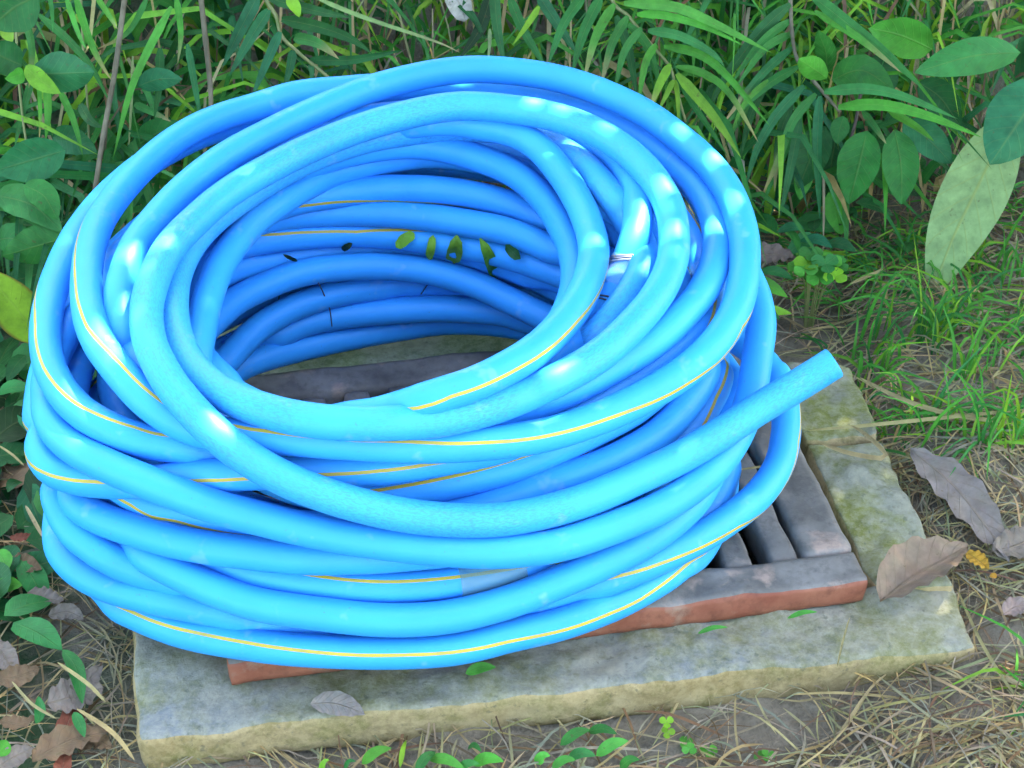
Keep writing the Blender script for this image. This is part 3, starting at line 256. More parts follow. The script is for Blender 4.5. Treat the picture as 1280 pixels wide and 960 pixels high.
 'q3': (1, '2316,2639,1004,180 2313,2805,1002,180 2310,2983,1023,180 2293,3161,1063,180 2246,3320,1087,180 2178,3468,1084,180 2098,3614,1089,180 2007,3754,1094,180 1904,3889,1098,180 1791,4016,1103,180 1666,4135,1107,180 1532,4245,1109,180 1389,4346,1111,180 1239,4438,1111,180 1082,4520,1112,180 919,4592,1112,180 751,4653,1112,180 580,4703,1111,180 405,4741,1109,180 227,4768,1106,180 49,4783,1103,180 -130,4786,1099,180 -309,4776,1094,180 -486,4755,1089,180 -661,4721,1083,180 -832,4674,1076,180 -999,4616,1068,180 -1161,4545,1061,180 -1317,4462,1053,180 -1464,4367,1045,180 -1604,4261,1036,180 -1733,4142,1028,180 -1852,4013,1019,180 -1962,3875,1013,180 -2057,3723,1012,180 -2133,3559,1013,180 -2192,3387,1014,180 -2243,3210,1016,180 -2277,3031,1011,180 -2285,2836,1024,180 -2303,2645,1081,180 -2320,2462,1139,180 -2293,2270,1179,180 -2254,2089,1180,180 -2222,1919,1166,180 -2166,1755,1154,180 -2100,1599,1141,180 -2023,1454,1125,180 -1933,1318,1106,180 -1832,1194,1083,180 -1720,1081,1057,180 -1598,979,1030,180 -1466,889,1004,180 -1325,810,978,180 -1176,743,952,180 -1019,687,928,180 -856,643,905,180 -687,610,883,180 -514,589,863,180 -337,577,846,180 -158,573,834,180 23,579,828,180 203,594,825,180 383,620,825,180 560,660,826,180 733,709,830,180 902,770,835,180 1065,842,841,180 1221,925,849,180 1366,1022,856,180 1504,1125,866,180 1639,1231,881,180 1764,1342,897,180 1879,1459,915,180 1981,1586,931,180 2069,1719,949,180 2146,1860,965,180 2210,2007,980,180 2260,2160,991,180 2296,2317,1002,180 2318,2478,1010,180'),
 'q4': (1, '2261,2765,1519,180 2276,2917,1547,180 2265,3069,1555,180 2240,3222,1562,180 2203,3380,1568,180 2150,3536,1574,180 2089,3699,1578,180 2016,3865,1559,180 1924,4015,1528,180 1820,4161,1504,180 1700,4298,1485,180 1567,4421,1471,180 1424,4534,1462,180 1274,4636,1454,180 1117,4727,1447,180 953,4804,1441,180 785,4868,1438,180 612,4918,1436,180 437,4955,1436,180 259,4977,1437,180 81,4985,1439,180 -97,4979,1441,180 -274,4958,1444,180 -449,4923,1449,180 -622,4874,1454,180 -791,4811,1460,180 -955,4735,1469,180 -1114,4645,1478,180 -1267,4544,1490,180 -1413,4430,1504,180 -1551,4305,1521,180 -1680,4170,1540,180 -1799,4026,1562,180 -1908,3873,1587,180 -2002,3713,1619,180 -2083,3544,1651,180 -2149,3369,1678,180 -2197,3190,1700,180 -2235,3017,1730,180 -2256,2836,1756,180 -2250,2652,1752,180 -2244,2483,1719,180 -2245,2330,1675,180 -2224,2179,1637,180 -2193,2037,1595,180 -2151,1905,1550,180 -2096,1780,1504,180 -2030,1666,1455,180 -1953,1560,1406,180 -1864,1463,1358,180 -1763,1375,1312,180 -1651,1294,1267,180 -1528,1221,1225,180 -1394,1156,1185,180 -1252,1101,1144,180 -1098,1053,1112,180 -935,1005,1095,180 -769,960,1083,180 -595,928,1071,180 -417,905,1062,180 -235,891,1056,180 -51,888,1052,180 133,896,1051,180 317,915,1051,180 498,945,1052,180 676,987,1055,180 850,1039,1059,180 1017,1103,1063,180 1177,1180,1069,180 1327,1267,1075,180 1468,1363,1084,180 1597,1467,1095,180 1715,1577,1110,180 1821,1693,1128,180 1913,1814,1148,180 1993,1940,1174,180 2058,2072,1203,180 2114,2198,1251,180 2162,2324,1309,180 2204,2446,1370,180 2226,2564,1441,180 2248,2699,1503,180'),
 'q5': (1, '1988,2980,1570,180 1979,3139,1591,180 1960,3306,1591,180 1921,3463,1585,180 1872,3620,1597,180 1810,3771,1611,180 1737,3916,1625,180 1652,4056,1639,180 1556,4189,1652,180 1449,4314,1661,180 1332,4430,1670,180 1205,4537,1677,180 1068,4632,1685,180 923,4715,1692,180 770,4785,1698,180 610,4842,1703,180 445,4884,1707,180 276,4913,1710,180 104,4926,1713,180 -69,4924,1716,180 -242,4908,1718,180 -413,4877,1720,180 -580,4831,1722,180 -743,4770,1725,180 -899,4695,1727,180 -1049,4608,1731,180 -1190,4508,1734,180 -1324,4400,1739,180 -1449,4278,1746,180 -1553,4138,1751,180 -1643,3989,1753,180 -1723,3834,1754,180 -1796,3678,1750,180 -1865,3522,1740,180 -1920,3358,1732,180 -1963,3194,1732,180 -1978,3015,1727,180 -1979,2843,1696,180 -1990,2695,1654,180 -1982,2541,1617,180 -1958,2390,1580,180 -1920,2244,1548,180 -1869,2100,1516,180 -1806,1963,1482,180 -1732,1833,1446,180 -1653,1706,1408,180 -1547,1593,1376,180 -1426,1490,1345,180 -1289,1405,1333,180 -1143,1323,1328,180 -989,1253,1317,180 -827,1194,1309,180 -658,1147,1303,180 -483,1113,1297,180 -304,1091,1295,180 -123,1083,1294,180 59,1088,1296,180 239,1106,1298,180 417,1138,1302,180 590,1182,1310,180 758,1240,1323,180 917,1309,1339,180 1071,1386,1355,180 1215,1475,1373,180 1348,1575,1391,180 1469,1685,1410,180 1579,1804,1430,180 1677,1931,1450,180 1761,2065,1470,180 1833,2207,1489,180 1891,2354,1507,180 1936,2506,1523,180 1967,2662,1540,180 1985,2821,1556,180'),
 'q6': (1, '1869,2741,1214,180 1859,2907,1220,180 1829,3069,1221,180 1781,3228,1228,180 1741,3410,1237,180 1679,3580,1237,180 1591,3727,1229,180 1482,3851,1203,180 1367,3981,1188,180 1241,4103,1195,180 1103,4204,1210,180 956,4294,1224,180 799,4369,1235,180 635,4430,1244,180 466,4477,1252,180 292,4510,1259,180 115,4529,1265,180 -63,4535,1268,180 -241,4527,1268,180 -417,4506,1264,180 -591,4473,1257,180 -760,4428,1247,180 -923,4371,1234,180 -1080,4303,1218,180 -1228,4226,1198,180 -1366,4138,1175,180 -1493,4042,1150,180 -1608,3937,1123,180 -1708,3824,1093,180 -1792,3701,1060,180 -1862,3572,1024,180 -1918,3440,985,180 -1949,3297,954,180 -1962,3149,929,180 -1952,2996,904,180 -1923,2841,882,180 -1899,2691,840,180 -1850,2539,790,180 -1774,2385,776,180 -1697,2229,801,180 -1598,2081,806,180 -1484,1939,816,180 -1358,1805,828,180 -1219,1682,839,180 -1068,1569,853,180 -907,1469,869,180 -738,1382,886,180 -563,1310,902,180 -383,1253,919,180 -200,1213,935,180 -15,1188,952,180 169,1180,969,180 350,1188,986,180 528,1212,1003,180 700,1252,1021,180 865,1309,1038,180 1021,1377,1057,180 1168,1459,1075,180 1304,1554,1093,180 1427,1661,1111,180 1537,1780,1128,180 1632,1909,1144,180 1712,2047,1160,180 1776,2193,1175,180 1824,2347,1189,180 1857,2507,1201,180 1871,2669,1211,180'),
 'q7': (1, '2028,2525,789,180 2020,2697,793,180 1993,2868,794,180 1948,3038,801,180 1893,3211,791,180 1813,3370,758,180 1721,3527,726,180 1619,3681,708,180 1502,3822,713,180 1371,3950,721,180 1229,4060,734,180 1076,4159,746,180 916,4247,751,180 749,4320,754,180 577,4378,753,180 399,4419,750,180 219,4446,747,180 37,4458,743,180 -145,4450,744,180 -326,4428,744,180 -505,4391,744,180 -680,4336,748,180 -849,4267,751,180 -1012,4185,754,180 -1169,4092,754,180 -1316,3986,751,180 -1454,3869,747,180 -1582,3742,742,180 -1698,3607,736,180 -1801,3465,728,180 -1890,3314,718,180 -1965,3160,702,180 -2027,2997,695,180 -2068,2827,702,180 -2085,2657,719,180 -2072,2487,740,180 -2048,2313,736,180 -2012,2145,724,180 -1960,1979,729,180 -1892,1819,727,180 -1808,1666,724,180 -1708,1522,722,180 -1595,1388,717,180 -1470,1265,711,180 -1334,1153,705,180 -1187,1055,698,180 -1031,970,692,180 -867,899,685,180 -697,842,679,180 -521,799,672,180 -342,771,666,180 -161,757,661,180 22,758,656,180 205,773,653,180 386,800,652,180 564,841,653,180 737,894,655,180 905,961,659,180 1066,1038,666,180 1219,1128,674,180 1363,1228,685,180 1496,1337,699,180 1616,1458,712,180 1723,1588,726,180 1815,1727,740,180 1891,1875,753,180 1952,2029,766,180 1995,2190,777,180 2021,2355,784,180'),
}

# ------------------------------------------------------------------ grate frame of reference
G0 = at(1087, 724.5, 0.0); GA = math.radians(10.4)
GU = np.array([-math.cos(GA), -math.sin(GA), 0]); GV = np.array([-math.sin(GA), math.cos(GA), 0]); GZ = np.array([0, 0, 1.0])
GW_, GD_ = .505, .360
def gpt(u, v, z): return G0 + GU * u + GV * v + GZ * z
def guv(x, y):
    d = np.array([x, y, 0]) - G0; return float(d @ GU), float(d @ GV)
def sstep(a, b, x):
    s = min(1, max(0, (x - a) / (b - a))); return s * s * (3 - 2 * s)
def nz(x, y, s, seed=0): return noise.fractal(Vector((x * s, y * s, seed * 7.3)), 1.0, 2.1, 5)
def ground_z(x, y):
    right = sstep(.36, .46, x - .10 * y)
    z = -.060 + .024 * right + .010 * nz(x, y, 9) + .004 * nz(x, y, 34, 1)
    yb = .74 - .10 * sstep(-.2, -.5, x)
    z += .62 * sstep(yb, yb + .9, y) * (1 + .15 * nz(x, y, 3, 2))
    if y > 2: z += .05 * nz(x, y, .8, 3)
    u, v = guv(x, y)
    if .012 < u < GW_ - .012 and .012 < v < GD_ - .012: z = -.30 + .02 * nz(x, y, 12, 4)
    return z
def axis(lo, hi, fine, far):
    a = list(np.arange(lo, hi + 1e-6, fine)); s = fine; x = hi
    while x < far: s *= 1.35; x += s; a.append(x)
    s = fine; x = lo; pre = []
    while x > -far: s *= 1.35; x -= s; pre.append(x)
    return np.array(pre[::-1] + a)
gx, gy = axis(-.75, 1.0, .0125, 40), axis(-.3, 1.7, .0125, 40)
gv = [(x, y, ground_z(x, y)) for y in gy for x in gx]
nx = len(gx)
gf = [(j * nx + i, j * nx + i + 1, (j + 1) * nx + i + 1, (j + 1) * nx + i) for j in range(len(gy) - 1) for i in range(nx - 1)]
tag(mesh('ground', gv, gf, M['soil']), 'bare brown soil under the grass and straw', None, None, 'structure')

# ------------------------------------------------------------------ rough stone blocks
def block(name, P4, ztop, zbot, r, rough, mats, parent=None, seed=0, nn=(60, 12, 6), edge=.004, side_face=None):
    """P4: corners (front-left, front-right, back-right, back-left), a rounded, weathered box between them"""
    P4 = [np.array(p[:2]) for p in P4]
    Lx = np.linalg.norm(P4[1] - P4[0]); Ly = np.linalg.norm(P4[3] - P4[0]); Lz = ztop - zbot
    a, b_, c_ = nn; vid = {}; V = []; Fc = []; fm = []
    def vert(i, j, k):
        key = (i, j, k)
        if key in vid: return vid[key]
        p = np.array([i / a * Lx, j / b_ * Ly, k / c_ * Lz]); L = np.array([Lx, Ly, Lz])
        inn = np.clip(p, r, L - r); d = p - inn; l = np.linalg.norm(d)
        if l > 1e-9: p = inn + d / l * r if l > r else p
        # outline wander so that no edge runs dead straight
        s, tt = p[0] / Lx, p[1] / Ly
        q = (P4[0] * (1 - s) + P4[1] * s) * (1 - tt) + (P4[3] * (1 - s) + P4[2] * s) * tt
        P = Vector((q[0], q[1], zbot + p[2]))
        n1 = noise.noise_vector(Vector((P.x * 22 + seed, P.y * 22, P.z * 22)))
        n2 = noise.noise_vector(Vector((P.x * 75, P.y * 75 + seed, P.z * 75)))
        top = k == c_
        P += n1 * edge + n2 * edge * .45
        if top: P.z += rough * noise.fractal(Vector((P.x * 16, P.y * 16, seed)), 1, 2, 6)
        vid[key] = len(V); V.append(P); return vid[key]
    def quad(q, mi): Fc.append(tuple(vert(*x) for x in q)); fm.append(mi)
    for i in range(a):
        for j in range(b_):
            quad([(i, j, c_), (i + 1, j, c_), (i + 1, j + 1, c_), (i, j + 1, c_)], 0)
            quad([(i, j, 0), (i, j + 1, 0), (i + 1, j + 1, 0), (i + 1, j, 0)], 1)
    for k in range(c_):
        for i in range(a):
            quad([(i, 0, k), (i + 1, 0, k), (i + 1, 0, k + 1), (i, 0, k + 1)], 1)
            quad([(i, b_, k), (i, b_, k + 1), (i + 1, b_, k + 1), (i + 1, b_, k)], 1)
        for j in range(b_):
            quad([(0, j, k), (0, j, k + 1), (0, j + 1, k + 1), (0, j + 1, k)], 1)
            quad([(a, j, k), (a, j + 1, k), (a, j + 1, k + 1), (a, j, k + 1)], 1)
    return mesh(name, V, Fc, mats, parent, True, fmat=fm)
ZT = -.026
slab = block('stone_slab', [at(172, 924, ZT), at(1222, 808, ZT), at(1190, 728, ZT), at(162, 768, ZT)], ZT, -.064, .007, .0035,
             [M['slab'], M['slab_side']], seed=1, nn=(150, 26, 6), edge=.0034)
tag(slab, 'long grey stone slab with ochre front edge below the coil', 'stone slab', 'stones around the drain')
s2 = block('stone_slab', [at(1096, 738, -.022), at(1194, 734, -.022), at(1102, 548, -.022), at(1004, 554, -.022)], -.022, -.09, .006, .004,
           [M['slab_moss'], M['slab_side']], seed=5, nn=(24, 40, 6), edge=.0045)
tag(s2, 'mossy grey stone slab right of the grate, behind the curled brown leaf', 'stone slab', 'stones around the drain')
s3 = block('stone_slab', [at(1002, 550, -.02), at(1099, 541, -.02), at(1060, 452, -.02), at(950, 450, -.02)], -.02, -.09, .006, .004,
           [M['slab_moss'], M['slab_side']], seed=9, nn=(24, 30, 6), edge=.005)
tag(s3, 'mossy stone slab under the cut end of the hose', 'stone slab', 'stones around the drain')
s4 = block('stone_slab', [gpt(.50, .369, 0), gpt(-.005, .366, 0), gpt(-.002, .50, 0), gpt(.505, .50, 0)], -.012, -.09, .006, .003,
           [M['slab_green'], M['slab_green']], seed=13, nn=(80, 20, 6), edge=.003)
tag(s4, 'green algae-stained stone slab behind the grate, seen through the coil', 'stone slab', 'stones around the drain')

# ------------------------------------------------------------------ drain grate
gr = empty('drain_grate', gpt(.25, .18, -.025), 'worn grey drain grate with red-brown front edge under the hose', 'drain grate')
def bar(name, u0, u1, v0, v1, zt=0, zb=-.025, red=False, seed=0, r=.0035):
    a = max(6, int((u1 - u0) / .006)); b_ = max(6, int((v1 - v0) / .006))
    P4 = [gpt(u1, v0, 0), gpt(u0, v0, 0), gpt(u0, v1, 0), gpt(u1, v1, 0)]
    return block(name, P4, zt, zb, r, .0026, [M['grate'], M['grate_red'] if red else M['grate']], gr, seed, (a, b_, 4), .0021)
fb = bar('front_bar', 0, GW_, 0, .036, red=True, seed=21); fb['label'] = 'front bar with grey top and red-brown face'
bar('back_bar', .0, GW_, .3235, GD_, zb=-.04, seed=22)
bar('side_bar', .0, .042, .0365, .323, zt=-.001, zb=-.04, seed=23)
bar('side_bar', .4795, GW_, .0365, .323, zt=-.001, zb=-.04, seed=24)
u = .0455; k = 0
while u < .47:
    u1 = .0685 + k * .0395
    bar('slat', u, u1, .0365, .323, zt=-.0035, zb=-.04, seed=30 + k, r=.004)
    u = u1 + .0145; k += 1

# ------------------------------------------------------------------ the hose
HR = .0125
def cat_closed(P, closed, sub):
    n = len(P); out = []
    for i in range(n if closed else n - 1):
        g = (lambda q: P[q % n]) if closed else (lambda q: P[min(max(q, 0), n - 1)])
        p0, p1, p2, p3 = g(i - 1), g(i), g(i + 1), g(i + 2)
        for s in range(sub):
            t = s / sub
            out.append(.5 * ((2 * p1) + (p2 - p0) * t + (2 * p0 - 5 * p1 + 4 * p2 - p3) * t * t + (3 * p1 - p0 - 3 * p2 + p3) * t ** 3))
    if not closed: out.append(P[-1])
    return np.array(out)
def frames(Q, closed):
    T = (np.roll(Q, -1, 0) - np.roll(Q, 1, 0)) if closed else np.gradient(Q, axis=0)
    T /= np.linalg.norm(T, axis=1)[:, None]
    n1 = GZ - T * T[:, 2:]; n1 /= np.linalg.norm(n1, axis=1)[:, None]
    return T, n1, np.cross(T, n1)
PATH = {}
for k, (closed, s) in HOSE.items():
    a = np.array([[float(x) for x in q.split(',')] for q in s.split(' ')])
    a[:, 3] = np.degrees(np.unwrap(np.radians(a[:, 3])))
    if closed:
        # smooth the whole, stripe angle left continuous
        d = a[0, 3] - a[-1, 3]; a2 = a.copy()
        Q = cat_closed(a[:, :3] * 1e-4, True, 3)
        th = np.interp(np.arange(len(Q)) / 3, np.arange(len(a) + 1), np.r_[a[:, 3], a[-1, 3] + (d - 360 * round(d / 360))])
    else:
        Q = cat_closed(a[:, :3] * 1e-4, False, 3); th = np.interp(np.arange(len(Q)) / 3, np.arange(len(a)), a[:, 3])
    PATH[k] = (closed, Q, np.radians(th))
ALLQ = np.concatenate([v[1] for v in PATH.values()])
_d = (ALLQ - CAM); _dep = _d @ FW; ALLPX = np.stack([W / 2 + FPX * (_d @ RT) / _dep, H / 2 - FPX * (_d @ UP) / _dep], 1)
def hose_hit(x, y, lift=0.0):            # the point of the hose surface seen there
    rp = FPX * HR / _dep; d = np.hypot(ALLPX[:, 0] - x, ALLPX[:, 1] - y)
    k = d < rp
    if not k.any(): return None
    v = rayv(x, y); s = _dep[k] - np.sqrt(np.maximum(rp[k] ** 2 - d[k] ** 2, 0)) / FPX * _dep[k] - lift
    return CAM + v * s.min()
SA = [math.radians(x) for x in (-6, 6)] + [math.radians(6 + 348 / 17 * i) for i in range(1, 17)]
def tube(name, Q, th, closed, mats, parent, r=HR, caps=False, wob=0.0):
    T, n1, n2 = frames(Q, closed); n = len(Q); m = len(SA)
    L = np.r_[0, np.cumsum(np.linalg.norm(np.diff(Q, axis=0), axis=1))]
    V = []; UV = []
    for i in range(n):
        for j, a in enumerate(SA):
            c, s = math.cos(a + th[i]), math.sin(a + th[i])
            V.append(Q[i] + r * (n1[i] * c + n2[i] * s)); UV.append((L[i], (a % (2 * math.pi)) / (2 * math.pi)))
    Fc = []; fm = []
    for i in range(n if closed else n - 1):
        for j in range(m):
            a0, a1 = i * m + j, i * m + (j + 1) % m; b0, b1 = ((i + 1) % n) * m + j, ((i + 1) % n) * m + (j + 1) % m
            Fc.append((a0, a1, b1, b0)); fm.append(1 if j == 0 else 0)
    if caps:
        for e, sgn in ((0, 1), (n - 1, -1)):
            base = e * m; rings = [base]
            for rr, dz in ((.93, -.0008), (.72, -.0008), (.66, .0), (.64, .05)):
                st = len(V)
                for j in range(m): V.append(Q[e] + (V[base + j] - Q[e]) * rr + T[e] * dz * sgn); UV.append(UV[base + j])
                rings.append(st)
            for q in range(4):
                for j in range(m):
                    f = (rings[q] + j, rings[q] + (j + 1) % m, rings[q + 1] + (j + 1) % m, rings[q + 1] + j)
                    Fc.append(f[::-1] if sgn > 0 else f); fm.append(0 if q < 2 else 2)
    return mesh(name, V, Fc, mats, parent, True, uvs=UV, fmat=fm)
hose = empty('garden_hose', (.02, .25, 0), 'thick bright blue hose with yellow stripe, coiled in a tall pile on the grate', 'hose')
for k, (closed, Q, th) in PATH.items():
    mt = [M['hose_worn'] if k in 'F' else M['hose'], M['hose'] if k in 'FKJU' else M['stripe'], M['bore']]
    o = tube('loop', Q, th, closed, mt, hose, caps=not closed)
    if k == 'F': o['label'] = 'scuffed uppermost loop running out to the cut free end'
    if k == 'Y': o['label'] = 'lowest loop lying on the grate, yellow stripe in front'
def strand_at(k, x, y):
    Q = PATH[k][1]; d = Q - CAM; dp = d @ FW; p = np.stack([W / 2 + FPX * (d @ RT) / dp, H / 2 - FPX * (d @ UP) / dp], 1)
    return int(np.hypot(p[:, 0] - x, p[:, 1] - y).argmin())
def ring_tube(name, C, m, parent, r):
    n = len(C); T = np.roll(C, -1, 0) - np.roll(C, 1, 0); T /= np.linalg.norm(T, axis=1)[:, None]
    a = np.cross(T, [.3, .5, .8]); a /= np.linalg.norm(a, axis=1)[:, None]; b = np.cross(T, a); V = []; Fc = []
    for i in range(n):
        for j in range(6):
            V.append(C[i] + r * (a[i] * math.cos(j * math.pi / 3) + b[i] * math.sin(j * math.pi / 3)))
    for i in range(n):
        for j in range(6):
            Fc.append((i * 6 + j, i * 6 + (j + 1) % 6, ((i + 1) % n) * 6 + (j + 1) % 6, ((i + 1) % n) * 6 + j))
    return mesh(name, V, Fc, m, parent)
def wire_tie(k, x, y, m, tilt, r=.0008, off=0.0):
    closed, Q, th = PATH[k]; i = strand_at(k, x, y); T, n1, n2 = frames(Q, closed)
    C = np.array([Q[i] + T[i] * (off + tilt * math.sin(a + .6)) + (HR + r * .8) * (n1[i] * math.cos(a) + n2[i] * math.sin(a)) for a in np.linspace(0, 2 * math.pi, 36, endpoint=False)])
    return ring_tube('wire_tie', C, m, hose, r)
for q, (tl, of) in enumerate(((.004, 0), (.0065, .0014), (.002, .003), (.005, -.0018))): wire_tie('J', 785, 322, M['wire'], tl, off=of)
wire_tie('J', 758, 386, M['wire_dark'], .003); wire_tie('J', 757, 389, M['wire_dark'], .001)
def sleeve(k, x0, y0, x1, y1, m, extra=.0007):
    closed, Q, th = PATH[k]; a, b = sorted((strand_at(k, x0, y0), strand_at(k, x1, y1)))
    q = Q[a:b + 1]; T, n1, n2 = frames(q, False); V = []; Fc = []; mm = 22
    for i in range(len(q)):
        for j in range(mm):
            an = j / mm * 2 * math.pi; rr = HR + extra + .0005 * noise.noise(Vector((i * .9, j * .7, a)))
            V.append(q[i] + rr * (n1[i] * math.cos(an) + n2[i] * math.sin(an)))
    for i in range(len(q) - 1):
        for j in range(mm): Fc.append((i * mm + j, i * mm + (j + 1) % mm, (i + 1) * mm + (j + 1) % mm, (i + 1) * mm + j))
    return mesh('tape_wrap', V, Fc, m, hose)
sleeve('J', 787, 326, 766, 372, M['tape'])['label'] = 'clear tape wrapped round an inner loop'
sleeve('Z', 578, 727, 652, 709, M['tape_green'])['label'] = 'stained greenish tape on a lower front loop'
sleeve('O', 888, 340, 880, 372, M['tape'])

# ------------------------------------------------------------------ leaves and blades
def jit(c, a=.15, r=rnd):
    k = 1 + r.uniform(-a, a); return (c[0] * k * (1 + r.uniform(-a, a)), c[1] * k, c[2] * k * (1 + r.uniform(-a, a)), 1)
GREENS = {'deep': (.022, .135, .036), 'mid': (.034, .21, .045), 'fresh': (.072, .33, .042), 'yellow': (.19, .42, .035), 'blue': (.022, .165, .062),
          'pale': (.30, .42, .16), 'brown': (.17, .11, .06), 'grey': (.19, .155, .125), 'rust': (.20, .062, .035), 'straw': (.40, .32, .15), 'dull': (.31, .27, .165), 'dark': (.018, .06, .022)}
def width_fn(kind):
    if kind == 'blade': return lambda s: (min(1, .35 + s * 5) * (1 - s ** 2.6)) ** .9 if s < 1 else 0
    if kind == 'broad': return lambda s: max(0, math.sin(math.pi * s ** .82)) ** .75
    if kind == 'round': return lambda s: max(0, math.sin(math.pi * s ** 1.25)) ** .6
    return lambda s: max(.12, math.sin(math.pi * min(1, max(0, s))) ** .3)
def leaf_geo(pts, wid, kind, nrm=None, twist=0., fold=.25, nu=12, ruffle=0., r=rnd, across=4):
    """pts: 3-D mid-line; wid: full width in metres; returns verts, faces, uvs"""
    P = np.array(pts, float)
    C_ = cat_closed(P, False, max(2, nu // (len(P) - 1) + 1))
    L = np.r_[0, np.cumsum(np.linalg.norm(np.diff(C_, axis=0), axis=1))]; s_ = np.linspace(0, L[-1], nu + 1)
    C = np.stack([np.interp(s_, L, C_[:, j]) for j in range(3)], 1)
    T = np.gradient(C, axis=0); T /= np.linalg.norm(T, axis=1)[:, None] + 1e-12
    f = width_fn(kind); V = []; UV = []
    ph = r.uniform(0, 6)
    for i in range(nu + 1):
        n = np.array(nrm if nrm is not None else (CAM - C[i]) / np.linalg.norm(CAM - C[i]), float)
        n = n - T[i] * (n @ T[i]); n /= np.linalg.norm(n) + 1e-12
        c = np.cross(T[i], n)
        tw = twist * (1 if nrm is not None else (.4 + .6 * i / nu))
        c, n = c * math.cos(tw) + n * math.sin(tw), n * math.cos(tw) - c * math.sin(tw)
        w = wid * .5 * f(i / nu)
        for j in range(across + 1):
            q = j / across * 2 - 1
            V.append(C[i] + c * q * w + n * (abs(q) * w * fold + ruffle * wid * math.sin(ph + i * 1.7 + 2.2 * q) * abs(q))); UV.append((i / nu, j / across))
    F_ = [(i * (across + 1) + j, i * (across + 1) + j + 1, (i + 1) * (across + 1) + j + 1, (i + 1) * (across + 1) + j) for i in range(nu) for j in range(across)]
    return V, F_, UV
def leaf(name, pts, wid, kind, col, parent=None, m='leaf', tipcol=None, edgecol=None, **kw):
    V, F_, UV = leaf_geo(pts, wid, kind, **kw)
    c0 = np.array(col); cols = []
    for u_, v_ in UV:
        c = c0.copy()
        if tipcol is not None: c = c + (np.array(tipcol) - c) * max(0, (u_ - .55) / .45)
        if edgecol is not None and abs(v_ - .5) > .46: c = np.array(edgecol)
        cols.append(c)
    return mesh(name, V, F_, M[m], parent, True, cols, UV)
def pxline(pts, Y0, Y1):
    n = len(pts); return [aty(x, y, Y0 + (Y1 - Y0) * i / (n - 1)) for i, (x, y) in enumerate(pts)]
def pxwidth(P, w): return w * px2m(P[len(P) // 2])
def stem(name, P, r0, r1, m, parent, nseg=6):
    C = cat_closed(np.array(P, float), False, 6); T = np.gradient(C, axis=0); T /= np.linalg.norm(T, axis=1)[:, None]
    a = np.cross(T, [.2, .3, .93]); a /= np.linalg.norm(a, axis=1)[:, None]; b = np.cross(T, a); V = []; F_ = []; n = len(C)
    for i in range(n):
        r = r0 + (r1 - r0) * i / (n - 1); r *= 1 + .12 * (1 if i % 6 == 0 else 0)
        for j in range(nseg): V.append(C[i] + r * (a[i] * math.cos(j * 2 * math.pi / nseg) + b[i] * math.sin(j * 2 * math.pi / nseg)))
    for i in range(n - 1):
        for j in range(nseg): F_.append((i * nseg + j, i * nseg + (j + 1) % nseg, (i + 1) * nseg + (j + 1) % nseg, (i + 1) * nseg + j))
    F_.append(tuple(range(nseg))); F_.append(tuple(range((n - 1) * nseg, n * nseg)))
    return mesh(name, V, F_, m, parent)
def plant(name, label, cat, stem_px, stem_w, stem_mat, Ys, leaves, group=None):
    """leaves: (kind, colour, width px, Y0, Y1, [px points])"""
    P = pxline(stem_px, *Ys); base = P[0]
    root_z = ground_z(P[-1][0], P[0][1])
    e = empty(name, tuple(P[-1]), label, cat, group)
    stem('stem', P, pxwidth(P, stem_w) * .5, pxwidth(P, stem_w) * .32, stem_mat, e)
    for kind, col, w, y0, y1, pts in leaves:
        q = pxline(pts, y0, y1)
        leaf('leaf', q, pxwidth(q, w * (.84 if kind == 'blade' else 1)), kind, jit(GREENS[col]), e, 'blade' if kind == 'blade' else 'leaf', twist=rnd.uniform(-.45, .45), fold=rnd.uniform(.12, .4) * rnd.choice((1, 1, -1)),
             tipcol=jit(GREENS['straw']) if kind == 'blade' and rnd.random() < .25 else None, ruffle=.03 if kind == 'broad' else 0, nu=14)
    return e
Bl, Br = 'blade', 'broad'
